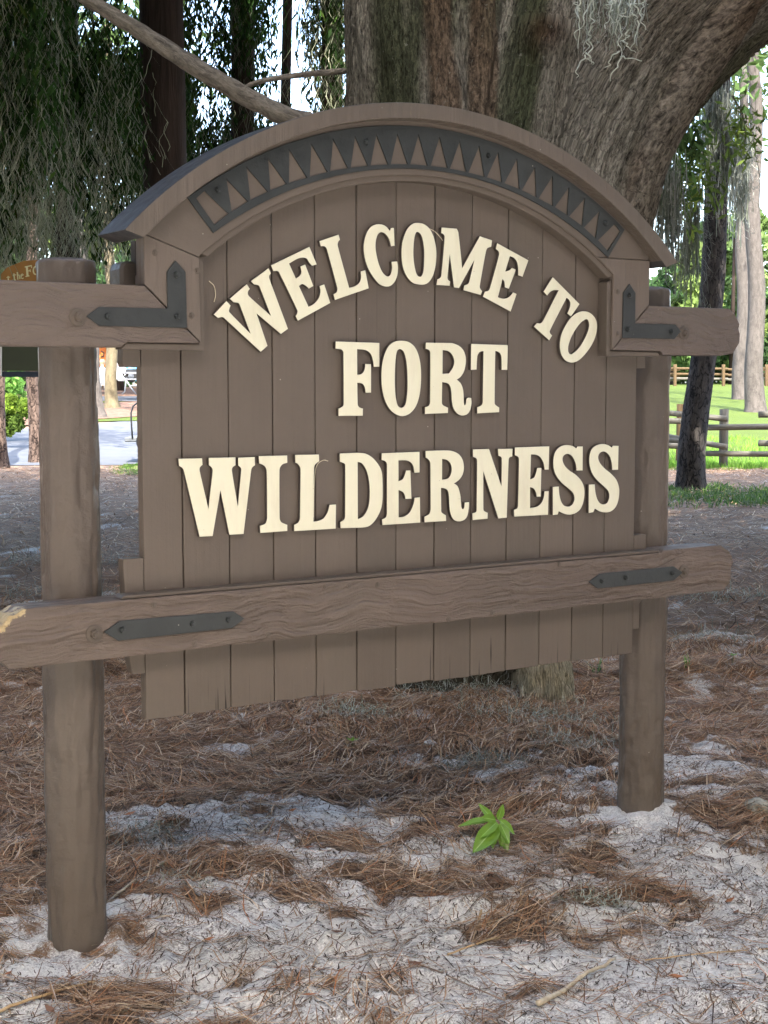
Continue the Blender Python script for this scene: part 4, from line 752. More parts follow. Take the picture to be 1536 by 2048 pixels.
# draped conifers on the left ------------------------------------------------------------
def drape_tree(name, label, trunk, tr_r, cols, group, seed, leafcol=(.022, .050, .012), mosst=.36, sz=1.0, vz_=.9, top=7.0):
    """trunk: list of world points; cols: list of (px, v, y_top_px, y_bottom_px, density, mossiness)"""
    t = thing(name, label, 'tree', [trunk[0][0], trunk[0][1], 0], group)
    def dd(th, L, r): return r*.10*fbm(th*3+seed, L*1.2, seed, 3)
    sp = spline(trunk, 14); put('trunk', tube(sp, np.linspace(tr_r, tr_r*.7, len(sp)), 20, True, 'trunk', dd), M_dark_trunk, t)
    Cs, As, Bs, cl = [], [], [], []; mossP = []; mc = []
    for (px, v, y0, y1, den, ms) in cols:
        p0, p1 = at(px, y0, v), at(px, y1, v); Lz = p0[2]-p1[2]; nstr = max(2, int(7*den)); 
        for s in range(nstr):
            x0 = p0+RT*rng.normal(0, .10*sz)+FW*rng.normal(0, .25); Ls = Lz*rng.uniform(.55, 1.05); n = int(Ls*68*max(den, .16)/sz)
            z = np.sort(rng.uniform(0, 1, n)); sway = np.stack([fbm(z*2+seed, s*3.3+px, 0, 2)*.16, fbm(z*2+9, s*1.7+px, 4, 2)*.16, -z*Ls], 1)
            c = x0+sway+rng.normal(0, .045*sz, (n, 3))
            a = np.stack([rng.normal(0, .45, n), rng.normal(0, .45, n), -np.ones(n)], 1); a = a/np.linalg.norm(a, axis=1, keepdims=True)*(rng.uniform(.025, .065, n)*sz)[:, None]
            b_ = np.cross(a, rdir(n)); b_ = b_/np.maximum(np.linalg.norm(b_, axis=1, keepdims=True), 1e-9)*(rng.uniform(.006, .014, n)*sz)[:, None]
            Cs.append(c); As.append(a); Bs.append(b_); tone = rng.uniform(.3, 2.2); cl.append(np.array(leafcol)*tone*rng.uniform(.6, 1.4, (n, 1))+np.array([.02, .02, 0])*(rng.uniform(0, 1, (n, 1)) > .9))
        nm = int(34*ms*max(Lz, .4)*den)
        if nm:
            zz = rng.uniform(0, 1, nm); T = p0+np.stack([0*zz, 0*zz, -zz*Lz], 1)+RT*rng.normal(0, .11*sz, (nm, 1))+FW*rng.normal(-.08, .2, (nm, 1)); M = 9
            ph = rng.uniform(0, 6.3, (nm, 1))+np.cumsum(rng.normal(0, 1.0, (nm, M)), 1); d = np.stack([np.cos(ph)*.7, np.sin(ph)*.7, -np.ones((nm, M))], -1)
            mossP.append(T[:, None, :]+np.cumsum(d, 1)*(rng.uniform(.18, .6, (nm, 1, 1))/M)); mc.append(mosscol(nm)*mosst*np.array([1.0, .97, .85]))
    tag(put('crown', leaves_mesh(np.concatenate(Cs), np.concatenate(As), np.concatenate(Bs), np.concatenate(cl)), M_leaf, t), kind='stuff')
    if mossP: tag(put('moss', ribbons(np.concatenate(mossP), .0042*sz, None, np.concatenate(mc)), M_moss, t), kind='stuff')
    return t
R_ = random.Random(21)
def columns(x0, x1, n, v0, v1, yt, yb, den, ms):
    out = []
    for i in range(n):
        x = x0+(x1-x0)*(i+R_.random())/n; y0 = R_.uniform(70, 130) if 104 < x < 172 else R_.uniform(40, 130) if 190 < x < 275 else -260
        out.append((x, R_.uniform(v0, v1), y0, R_.uniform(*yb), den*R_.uniform(.6, 1.3), ms*R_.uniform(.4, 1.6)))
    return out
def vtrunk(px, pxt, v, zt=9):
    a = at(px, 763, v); b_ = at(pxt, 0, v); s = (b_-a)/(b_[2]-a[2]); g = a-s*(a[2]+.2); return [g, (g+a)/2, a, b_, b_+s*(zt-b_[2])]
grp = 'moss-draped conifers behind the left of the sign'
drape_tree('cypress_tree', 'moss-draped conifer with the thickest dark trunk, just left of the arch', vtrunk(338, 322, 11.5), .215, columns(240, 400, 12, 11.9, 13, 1, (300, 600), .9, .8), grp, 1)
drape_tree('cypress_tree', 'moss-draped conifer at the far left edge of the picture', vtrunk(-110, -120, 10.5), .12, columns(-60, 120, 22, 9.0, 11, 1, (380, 560), .9, 1.7), grp, 2, mosst=.7)
drape_tree('cypress_tree', 'moss-draped conifer with a thin black trunk above the left post', vtrunk(130, 128, 12.5), .09, columns(90, 250, 20, 10.2, 13, 1, (250, 540), .8, 1.9), grp, 3, mosst=.8)
drape_tree('cypress_tree', 'dark trunk hung with fine sprays, framed by sky left of the peak of the arch', vtrunk(482, 486, 13.0), .13, columns(440, 520, 12, 12.5, 13.4, 1, (180, 420), .9, .6)+columns(380, 470, 7, 13, 15, 1, (20, 260), .10, .2), grp, 4)
drape_tree('cypress_tree', 'lichen-grey trunk with green moss beside the big trunk, left of it', vtrunk(668, 664, 12.0), .11, columns(640, 712, 9, 11.2, 12.2, 1, (150, 420), .8, 2.2)+columns(515, 640, 7, 12.5, 15, 1, (60, 330), .16, .4), grp, 5, mosst=.7)
drape_tree('cypress_tree', 'slender conifer whose sprays fill the gap under the slanting branch', vtrunk(560, 575, 16.5), .07, [(x, 16, 190+(x*37) % 90, 420, .7, .5) for x in range(385, 600, 26)]+[(x, 15.5, 260, 430, 1.0, .8) for x in range(395, 600, 17)], grp, 6, leafcol=(.018, .032, .012))
drape_tree('cypress_tree', 'conifer in second row behind the left drapes', vtrunk(142, 138, 17), .13, [(x_, v_, 130, yb_, d_, m_) for (x_, v_, _, yb_, d_, m_) in columns(-30, 380, 40, 14.5, 19, 1, (380, 600), .9, .9)], grp, 7, leafcol=(.020, .044, .012), sz=1.5, mosst=.5)

# ================================================================== PINES AND TREES BEYOND
def pine(px0, y0, px1, y1, wpx, mat, label, group=None, crown=True, name='pine_tree', vv=None, extra=0, flare=1.3):
    g, v = ground_at(px0, y0)
    if vv: v = vv; g = at(px0, y0, v); g[2] = terr(v)
    b_ = at(px1, y1, v); s = (b_-g)/(b_[2]-g[2]); r = wpx/2900*v/2; H_ = 14.0
    t = thing(name, label, 'tree', g, group)
    zs = np.r_[-.3, 0, .25, .6, np.linspace(1.2, H_, 34)]; pts = [g+s*z+np.array([.06*math.sin(z*1.1+px0), .05*math.cos(z*.9), 0])*min(z, 1) for z in zs]
    rr = r*np.interp(zs, [-.3, 0, .3, 1.2, H_], [flare*1.15, flare, 1.12, 1.0, .6])
    def dd(th, L, r_): return r_*.09*fbm(th*3.3+px0, L*1.6, 2, 3)+r_*.05*fbm(th*8, L*6, 5, 2)
    put('trunk', tube(pts, rr, 26, True, 'trunk', dd), mat, t)
    if crown:
        n = 500; c = g+s*(H_-1)+rng.normal(0, 1, (n, 3))*[1.8, 1.8, 1.4]; a = rdir(n)*.3; b2 = np.cross(a, rdir(n)); b2 = b2/np.linalg.norm(b2, axis=1, keepdims=True)*.1
        tag(put('crown', leaves_mesh(c, a, b2, np.array([.06, .1, .03])*rng.uniform(.6, 1.4, (n, 1))), M_leaf, t), kind='stuff')
    return t, g, s, v
T1, g1, s1, v1 = pine(1381, 985, 1441, 240, 50, M_pine_dark, 'dark rough-barked pine leaning right, in front of the log fence', extra=1)
pine(1480, 768, 1490, 210, 26, M_pine_pale, 'thinner pale trunk of the pair on the lawn, left one', vv=62)
pine(1511, 806, 1508, 200, 36, M_pine_pale, 'thicker pale pine trunk rising from the lawn at the right edge', vv=52)
pine(5, 938, -22, 500, 26, M_pine_red, 'reddish pine trunk cut by the left edge of the picture, by the road')
pine(71, 926, 62, 500, 24, M_pine_red, 'reddish scaly pine trunk half hidden by the left post')
pine(199, 818, 160, 440, 22, M_pine_pale, 'pale sunlit trunk seen just right of the left post', vv=48, flare=1.5)
pine(224, 787, 222, 600, 23, bark('bark_olive', (.06, .05, .03), (.17, .14, .085), 9, 3, .02, False), 'olive-brown trunk beside the picnic table', vv=54, flare=1.7)
# moss wrapped on the top of the dark pine and hanging on both sides
tp = [at(x, y, 20.4) for x, y in ((1425, 200), (1440, 215), (1455, 220), (1420, 280), (1462, 250), (1450, 180), (1435, 170))]
moss_hang('hanging_moss', 'grey moss wrapped round the top of the dark leaning pine', tp, 420, 1.2, .13, .012, group=None, tone=.42)
def spray(pxs, v, n, L, lab, wid=.010, tone=1.0, sp_=.12, y=None):
    return moss_hang('hanging_moss', lab, [at(x, yy, v) for x, yy in pxs], n, L, sp_, wid, tone=tone)
spray([(1318, 330), (1330, 350), (1345, 330), (1340, 300)], 9.5, 130, .6, 'grey-green moss curtain hanging under the limb beside the arch end', .006, .42, .04)
spray([(1338, 400), (1345, 420), (1352, 380)], 10, 110, .55, 'long pale moss beard hanging over the right end of the arch cap', .006, .5, .03)
spray([(1378, 390), (1385, 400), (1392, 360), (1388, 330)], 12, 130, .95, 'long yellowish moss streamer left of the dark pine', .007, .55, .02)
spray([(1482, 300), (1478, 280), (1490, 250)], 24, 120, 1.6, 'moss streamer on the left pale trunk at right', .016, .5, .06)
# leafy sprigs under the limb
def sprig(px, py, v, n, r, col_, lab):
    c0 = at(px, py, v); t = thing('leafy_branch', lab, 'branch', c0)
    p1 = at(px-25, py-70, v+.2)
    tb = [p1, (p1+c0)/2+RT*.03, c0, c0-np.array([0, 0, r*.6])]
    put('twig', tube(spline(tb, 5), np.linspace(.012, .004, 16), 6), M_grey_branch, t)
    c = c0+rng.normal(0, 1, (n, 3))*r*[.55, .55, .7]; a = rdir(n)*[1, 1, 1.4]*.05; b2 = np.cross(a, rdir(n)); b2 = b2/np.linalg.norm(b2, axis=1, keepdims=True)*.015
    tag(put('leaves', leaves_mesh(c, a, b2, np.array(col_)*rng.uniform(.5, 1.5, (n, 1))), M_leaf, t), kind='stuff')
sprig(1325, 350, 10.2, 260, .20, (.06, .11, .03), 'green leafy spray tucked under the limb, right of the arch')
sprig(1382, 345, 11.5, 320, .26, (.13, .19, .045), 'bright yellow-green spray left of the dark pine')
sprig(1350, 400, 10.8, 160, .14, (.15, .20, .04), 'small yellow-green spray above the arch end')
sprig(1490, 262, 14, 160, .2, (.13, .18, .04), 'yellow-green tuft before the left pale trunk')
sprig(1380, 290, 11.0, 120, .14, (.05, .09, .03), 'dark green spray high under the limb')

moss_hang('hanging_moss', 'soft grey-green moss tangle hanging before the bark at the top right', [at(x, -12, 5.7) for x in (1165, 1185, 1200, 1230, 1245, 1262, 1280)], 90, .24, .010, .0030, kink=1.1, tone=.85)
def bushy(name, label, cat, px, ybase, v, wpx, ytop, n, leaf, cols, group=None, trunk=True, clumps=9, mat=None):
    z0 = terr(v); c0 = at(px, 763, v); g = np.array([c0[0], c0[1], z0]); wv = wpx/2900*v/2; zt = at(px, ytop, v)[2]; zb = at(px, ybase, v)[2]
    t = thing(name, label, cat, g, group); Cs, cl = [], []
    if trunk: put('trunk', tube([g-np.array([0, 0, .3]), g+np.array([.05, 0, (zt-z0)*.5]), g+np.array([0, 0, (zt-z0)*.85])], [wv*.09, wv*.06, wv*.02], 8), M_dark_trunk, t)
    for k in range(clumps):
        cc_ = g+RT*rng.uniform(-.75, .75)*wv+FW*rng.uniform(-.7, .7)*wv+np.array([0, 0, max(zb, z0)-z0+(zt-max(zb, z0))*rng.uniform(.12 if trunk else .02, .88)]); rr_ = wv*rng.uniform(.28, .5); nn = n//clumps
        dd_ = rdir(nn)*(rng.uniform(.3, 1, (nn, 1))**.5)*rr_*[1, 1, min(1.0, (zt-zb)/wv*.45)]; Cs.append(cc_+dd_)
        base = np.array(cols[rng.integers(0, len(cols))])*rng.uniform(.7, 1.35); cl.append(base*rng.uniform(.65, 1.35, (nn, 1)))
    C = np.concatenate(Cs); C[:, 2] = np.maximum(C[:, 2], z0+.02); a = rdir(len(C))*leaf; b2 = np.cross(a, rdir(len(C))); b2 = b2/np.linalg.norm(b2, axis=1, keepdims=True)*leaf*.45
    tag(put('crown', leaves_mesh(C, a, b2, np.concatenate(cl)), M_leaf, t), kind='stuff'); return t
G1 = [(.05, .09, .03), (.085, .14, .045), (.13, .19, .06)]; G2 = [(.04, .08, .03), (.05, .10, .035), (.08, .14, .04)]; G3 = [(.14, .20, .055), (.19, .26, .07), (.09, .14, .04)]
gt = 'trees beyond the far fence'
for k, (px, yt, v, w, n, cs, lab) in enumerate([
    (1345, 520, 98, 170, 3200, G2, 'dark green bushy tree low behind the right beam end'), (1420, 400, 105, 130, 2600, G1, 'mid green tree right behind the dark leaning pine'),
    (1395, 450, 90, 100, 2000, G3, 'bright green sapling showing left of the dark pine trunk'), (1462, 380, 100, 130, 2400, G3, 'sunny yellow-green tree between the dark pine and the pale pair'),
    (1545, 440, 95, 120, 2400, G1, 'green tree cut by the right edge of the picture'), (1500, 520, 112, 240, 2600, G2, 'dark thicket behind the two pale trunks'),
    (1270, 560, 105, 190, 1800, G2, 'dark tree mostly hidden by the arch cap'), (1640, 470, 100, 180, 1500, G2, 'tree beyond the right edge')]):
    bushy('broadleaf_tree', lab, 'tree', px, 735, v, w, yt, n, .34, cs, gt, clumps=14)
bushy('thicket', 'long dark green thicket closing the view behind the far fence', 'thicket', 1400, 765, 118, 620, 600, 9000, .45, G2, None, False, clumps=60)
bushy('thicket', 'dark green thicket beyond the road at far left', 'thicket', 120, 765, 84, 560, 640, 5000, .4, G2, None, False, clumps=40)
gl = 'trees far behind the left drapes'
for px, yt, v, w, n, cs, lab in [(-30, 330, 70, 260, 2200, G1, 'sunlit green tree at far left behind the moss'), (110, 380, 75, 230, 2400, G3, 'bright yellow-green tree glimpsed between the drapes'), (240, 410, 72, 200, 2200, G1, 'green tree glimpsed beside the dark trunk'),
                                 (330, 500, 66, 260, 1500, G2, 'dark green tree behind the left end of the arch'), (40, 560, 60, 220, 1600, G2, 'dark thicket behind the small orange sign'), (520, 330, 80, 300, 2600, G2, 'hazy dark tree low behind the slanting branch'), (180, 600, 66, 200, 1500, G1, 'green thicket behind the left post top')]:
    bushy('broadleaf_tree', lab, 'tree', px, 700, v, w, yt, n, .30, cs, gl, clumps=12)
bushy('shrub', 'taller bright green shrub with pink-tinged tips at the left by the road', 'shrub', 28, 850, 36, 95, 735, 3200, .10, [(.12, .26, .05), (.18, .34, .07), (.30, .30, .10)], trunk=False, clumps=14)
bushy('shrub', 'low rounded yellow-green shrub in front of the taller one', 'shrub', 30, 872, 33, 66, 792, 2600, .08, [(.20, .30, .04), (.26, .36, .06), (.10, .16, .03)], trunk=False, clumps=12)
# ================================================================== LOG FENCES
def log(p0, p1, r, mat, parent, nm='rail'):
    p0, p1 = np.array(p0), np.array(p1); pts = [p0+(p1-p0)*t for t in np.linspace(0, 1, 9)]
    return put(nm, tube(pts, r, 14, True, nm, lambda th, L, q: q*.10*fbm(th*2+p0[0]*3, L*1.5+p0[2]*9, 4, 3)), mat, parent)
fn = thing('log_fence', 'nearer grey log rail fence on the lawn edge behind the right post', 'fence', ground_at(1446, 937)[0])
for px, yb, yt in ((1360, 927, 808), (1446, 938, 818), (1560, 950, 820), (1270, 920, 805), (1180, 915, 800)):
    g, v = ground_at(px, yb); t = at(px, yt, v); t[0], t[1] = g[0], g[1]
    log(g-np.array([0, 0, .3]), t, .083, M_log_fresh if px == 1360 else M_log, fn, 'post')
for a, b_, va, vb, r in [((1200, 812), (1455, 838), 27.2, 25.9, .052), ((1200, 838), (1374, 843), 26.8, 26.3, .054), ((1412, 855), (1640, 852), 26.2, 25.6, .056), ((1200, 868), (1372, 884), 27.3, 26.6, .052), ((1335, 873), (1453, 894), 26.9, 25.9, .052), ((1200, 885), (1370, 893), 26.7, 26.3, .054), ((1412, 907), (1640, 909), 26.2, 25.6, .052), ((1517, 829), (1700, 828), 25.2, 25.0, .058), ((1517, 886), (1700, 890), 25.2, 25.0, .055)]:
    log(at(*a, va), at(*b_, vb), r, M_log, fn)
ff = thing('log_fence', 'far orange-brown log rail fence along the back of the lawn', 'fence', at(1448, 764, 84))
for px in (1210, 1280, 1350, 1447, 1533, 1620):
    g = at(px, 765, 84); g[2] = terr(84)-.2; t = at(px, 729, 84); log(g, t, .10, M_log_fresh, ff, 'post')
for k, (x0, x1) in enumerate([(1200, 1290), (1270, 1360), (1340, 1456), (1438, 1542), (1525, 1640)]):
    for yy in (737, 748, 757): log(at(x0, yy+(k % 2)*2, 84.4+(k % 2)*.3), at(x1, yy+1+(k % 2)*2, 84.4+(k % 2)*.3), .075, M_log_fresh if yy < 757 else M_log, ff)

# ================================================================== SECOND SIGN, far left
v9 = 8.6
def fr(px, py, v=v9): return at(px, py, v)
s2 = thing('small_sign', 'small sign with orange arched top board and dark green lower board behind the left post', 'sign', [*fr(40, 763)[:2], 0])
def flat(name, pxs, v, th, mat, parent, lab=None):
    P0 = [fr(x, y, v) for x, y in pxs]; P1 = [p+FW*th for p in P0]; bm = bmesh.new(); a = [bm.verts.new(p) for p in P0]; c_ = [bm.verts.new(p) for p in P1]; n = len(a)
    bm.faces.new(a); bm.faces.new(c_[::-1])
    for i in range(n): bm.faces.new((a[i], c_[i], c_[(i+1) % n], a[(i+1) % n]))
    bmesh.ops.recalc_face_normals(bm, faces=bm.faces); me = bpy.data.meshes.new(name); bm.to_mesh(me); bm.free(); o = put(name, me, mat, parent)
    if lab: o['label'] = lab
    return o
M_orange = plain('sign_orange', (.26, .12, .025), (.32, .16, .035), 9, .6, .3)
M_dkgreen = plain('sign_green', (.022, .030, .008), (.030, .042, .012), 5, .5, .4); M_navy = plain('sign_navy', (.012, .02, .035), (.016, .028, .045), 5, .5)
M_lettering = plain('sign_lettering', (.62, .58, .30), (.70, .66, .38), 20, .6)
M_white = plain('white_paint', (.72, .72, .70), (.80, .80, .78), 5, .5)
flat('top_board', [(2, 590), (2, 548), (14, 535), (34, 527), (46, 522), (74, 520), (120, 522), (150, 530), (168, 548), (168, 590)], v9, .04, M_orange, s2)
flat('green_board', [(4, 600), (4, 742), (168, 742), (168, 600)], v9, .04, M_dkgreen, s2)
flat('bottom_strip', [(4, 742.6), (4, 754), (168, 754), (168, 742.6)], v9-.003, .045, M_navy, s2)
flat('edge_strip', [(0, 640), (0, 752), (3.4, 752), (3.4, 640)], v9, .04, M_white, s2)
flat('post', [(10, 755), (10, 1400), (24, 1400), (24, 755)], v9+.05, .06, MB_side, s2) if 0 else None
for x in (98, 128): log([*fr(x, 763, v9+.12)[:2], -.2], fr(x, 540, v9+.12), .06, MB_post, s2, 'post')
def strokes(seq, v, parent, nm='lettering'):
    bm = bmesh.new()
    for (x0, y0, x1, y1, w) in seq:
        d = np.array([x1-x0, y1-y0], float); L = np.linalg.norm(d); nrm = np.array([-d[1], d[0]])/L*w/2
        q = [(x0+nrm[0], y0+nrm[1]), (x1+nrm[0], y1+nrm[1]), (x1-nrm[0], y1-nrm[1]), (x0-nrm[0], y0-nrm[1])]
        vs = [bm.verts.new(at(*p, v)) for p in q]; bm.faces.new(vs)
    bmesh.ops.recalc_face_normals(bm, faces=bm.faces); r = bmesh.ops.extrude_face_region(bm, geom=list(bm.faces)); bmesh.ops.translate(bm, vec=FW*.004, verts=[g for g in r['geom'] if isinstance(g, bmesh.types.BMVert)])
    me = bpy.data.meshes.new(nm); bm.to_mesh(me); bm.free(); return put(nm, me, M_lettering, parent)
vl = v9-.006
strokes([(16, 552, 16.5, 561, 2.2), (13, 555, 20, 554, 1.4)], vl, s2)                                                     # t
strokes([(27.5, 547, 29, 561, 2.4), (24.5, 551, 32, 549.4, 1.5), (28.8, 561, 31.5, 559.5, 1.6)], vl, s2)                   # t
strokes([(34.5, 545, 35.5, 559, 2.3), (35.5, 551, 38, 549.5, 1.6), (38, 549.5, 39, 550.5, 1.8), (39, 550, 39.6, 558, 2.3), (33, 545, 35.5, 544.6, 1.2)], vl, s2)  # h
strokes([(42.3, 549.5, 42, 555, 2.2), (42, 549.8, 44.5, 547.6, 1.7), (44.5, 547.6, 46.6, 549.8, 1.6), (46.6, 549.8, 42.2, 552.2, 1.4), (42, 555, 44.4, 557.4, 1.8), (44.4, 557.4, 47, 555.6, 1.5)], vl, s2)  # e
strokes([(53.5, 533, 55, 552, 4.0), (49.5, 534, 63, 531, 2.2), (62.6, 530.4, 63.2, 536, 1.7), (54, 542.4, 60, 541.2, 2.0), (60, 538.6, 60.6, 544, 1.5), (51, 553, 58.5, 551.6, 2.0)], vl, s2)  # F
ring_o = [(71+4.6*math.cos(a)*1.0, 541+8*math.sin(a)) for a in np.linspace(0, 2*math.pi, 13)]
strokes([(*ring_o[i], *ring_o[i+1], 2.6) for i in range(12)], vl, s2)                                                      # o

# ================================================================== ACROSS THE ROAD, seen between the left post and the panel
# golf cart, mostly behind the panel
gv_ = 27.6
gc = thing('golf_cart', 'golf cart parked on the road, only its rear edge showing past the panel', 'golf cart', ground_at(300, 905)[0])
M_blk = plain('black_metal', (.012, .013, .015), (.03, .032, .036), 10, .4, .5); M_greyp = plain('grey_plastic', (.09, .10, .11), (.14, .15, .16), 6, .6); M_tyre = plain('tyre', (.015, .015, .015), (.03, .03, .03), 30, .9)
def bar(pts, r, mat, parent, nm): return put(nm, tube([np.array(p) for p in pts], r, 10), mat, parent)
for dv in (0, .9):
    bar([at(265, 877, gv_+dv), at(263, 850, gv_+dv), at(262, 826, gv_+dv), at(266, 813, gv_+dv), at(276, 804, gv_+dv), at(300, 801, gv_+dv), at(420, 800, gv_+dv)], .017, M_blk, gc, 'roll_bar')
def slab(x0, x1, y0, y1, v, depth, mat, parent, nm, bev=.03):
    a = at(x0, y1, v); b_ = at(x1, y0, v); w = (b_-a) @ RT; h = b_[2]-a[2]
    Mx = Matrix.Translation(Vector(a)) @ Matrix([[RT[0], FW[0], 0, 0], [RT[1], FW[1], 0, 0], [0, 0, 1, 0], [0, 0, 0, 1]])
    return put(nm, boxmesh(0, w, 0, depth, 0, h, bev, nm, Mx), mat, parent)
slab(248.5, 290, 875, 884, gv_, .95, M_greyp, gc, 'rear_step', .015)
slab(284, 470, 850, 893, gv_, 1.1, M_white, gc, 'body', .05); slab(300, 400, 835, 852, gv_, 1.1, M_greyp, gc, 'seat', .04); slab(270, 450, 778, 784, gv_-.05, 1.2, M_white, gc, 'canopy', .02) if 0 else None
def wheel(px, py, v, rpx, parent, w=.2):
    c = at(px, py, v); r = rpx/2900*v; t = put('tyre', tube([c, c+FW*w], r, 24), M_tyre, parent); h_ = put('rim', tube([c-FW*.012, c+FW*.02], r*.5, 16), M_greyp, t)

for px in (296, 440): wheel(px, 883, gv_-.05, 24, gc)
slab(268, 300, 826, 836, 40, 1.0, M_white, thing('white_crate', 'small white box on the verge beside the panel edge', 'box', at(275, 836, 40)), 'box_side', .03) if 0 else None
# pickup behind the table
tv = 60
tr = thing('pickup_truck', 'light blue and white pickup truck parked behind the picnic table', 'truck', [*at(300, 763, tv)[:2], terr(tv)])
M_blue = plain('blue_paint', (.10, .38, .52), (.13, .43, .58), 3, .35, .5); M_red = plain('red_paint', (.5, .05, .04), (.55, .08, .05), 3, .4); M_glass = plain('dark_glass', (.01, .012, .015), (.02, .022, .026), 3, .1, .8)
slab(252, 420, 734, 762, tv, 1.9, M_blue, tr, 'bed', .05); slab(232, 254, 700, 762, tv, 1.9, M_white, tr, 'cab', .08); slab(246, 256, 712, 735, tv-.02, 1.85, M_blue, tr, 'cab_side', .03)
slab(234, 249, 698, 712, tv-.05, .05, M_glass, tr, 'window', .01); slab(236, 243, 724, 733, tv-.03, .02, M_red, tr, 'stripe', .004)
for px in (262, 380): wheel(px, 752, tv-.02, 12, tr, .25)
slab(251, 273, 738, 746, tv-.04, .05, M_blk, tr, 'wheel_arch', .02)
# picnic table
pv = 53
M_alu = plain('aluminium', (.12, .125, .13), (.17, .175, .18), 6, .4, .5)
pt = thing('picnic_table', 'metal picnic table with benches beside the olive-brown trunk', 'picnic table', [*at(262, 763, pv)[:2], terr(pv)])
slab(236, 300, 744, 748, pv, .8, M_alu, pt, 'table_top', .01); slab(233, 290, 757, 760, pv-.6, .28, M_alu, pt, 'bench', .01); slab(260, 320, 770, 773, pv-1.6, .28, M_alu, pt, 'bench', .01)
for x in (250, 285): bar([at(x-6, 789, pv), at(x, 783, pv), at(x+2, 762, pv), at(x+6, 746, pv+.4)], .03, M_alu, pt, 'leg'); bar([at(x+22, 789, pv), at(x+12, 776, pv), at(x+2, 760, pv), at(x-4, 747, pv+.4)], .03, M_alu, pt, 'leg')
# orange banner behind the person
ob = thing('orange_banner', 'orange board behind the person, seen past the left post', 'banner', [*at(204, 763, 66)[:2], terr(66)])
slab(194, 213, 676, 734, 66, .15, plain('orange_paint', (.60, .17, .04), (.72, .24, .06), 2, .6), ob, 'board', .01); slab(197, 200, 734, 790, 66.05, .1, M_blk, ob, 'pole', .01)
strokes([(202, 702, 208, 706, 2.2), (208, 706, 207, 713, 2.2), (207, 713, 201, 714, 2.2)], 65.98, ob, 'lettering').data.materials[0] = M_blk
# person
def person():
    v = 57; g = at(205, 763, v); g[2] = terr(v); t = thing('person', 'person in a pale blue and white top and patterned grey trousers walking by the banner', 'person', g)
    def pt_(r, f, z): return g+RT*r+FW*f+np.array([0, 0, z])
    sk = [(0, 0, .95), (0, 0, 1.15), (0, 0, 1.40), (0, 0, 1.50), (0, 0, 1.60), (0, 0, 1.72), (.19, 0, 1.40), (.26, .02, 1.12), (.24, -.10, .90), (-.19, 0, 1.40), (-.25, .02, 1.12), (-.23, -.08, .90), (.10, 0, .90), (.12, .06, .50), (.12, .14, .08), (.12, .0, .03), (-.10, 0, .90), (-.11, -.08, .50), (-.11, -.10, .08), (-.11, -.22, .03)]
    ed = [(0, 1), (1, 2), (2, 3), (3, 4), (4, 5), (2, 6), (6, 7), (7, 8), (2, 9), (9, 10), (10, 11), (0, 12), (12, 13), (13, 14), (14, 15), (0, 16), (16, 17), (17, 18), (18, 19)]
    rad = [.15, .14, .15, .055, .09, .10, .06, .045, .035, .06, .045, .035, .09, .065, .045, .045, .09, .065, .045, .045]
    me = bpy.data.meshes.new('body'); me.from_pydata([pt_(*p) for p in sk], ed, []); o = bpy.data.objects.new('body_tmp', me); COL.objects.link(o)
    o.modifiers.new('s', 'SKIN'); sv = me.skin_vertices[0].data
    for i, r in enumerate(rad): sv[i].radius = (r, r*.8)
    sv[0].use_root = True; o.modifiers.new('u', 'SUBSURF').levels = 1
    dg = bpy.context.evaluated_depsgraph_get(); m2 = bpy.data.meshes.new_from_object(o.evaluated_get(dg)); bpy.data.objects.remove(o)
    mats = [plain('skin', (.50, .30, .21), (.55, .34, .24), 9), plain('top_cloth', (.50, .62, .80), (.80, .82, .85), 14), plain('trouser_cloth', (.10, .11, .13), (.55, .56, .58), 22), M_blk, plain('hair', (.30, .20, .12), (.42, .30, .18), 20)]
    b_ = put('body', m2, mats, t); z0 = g[2]
    for p in b_.data.polygons:
        c = p.center; z = c.z-z0; r = (np.array(c)-g) @ RT
        p.material_index = 3 if z < .10 else 2 if z < .93 and abs(r) < .2 else 1 if 1.02 < z < 1.50 else (1 if z < 1.48 and abs(r) < .17 and z > .9 else 0)
        p.use_smooth = True
    hm = bmesh.new(); bmesh.ops.create_uvsphere(hm, u_segments=12, v_segments=8, radius=.125); bmesh.ops.translate(hm, vec=Vector(pt_(0, .03, 1.70)), verts=hm.verts); h = bpy.data.meshes.new('hair'); hm.to_mesh(h); hm.free(); put('hair', h, mats[4], t)
person()

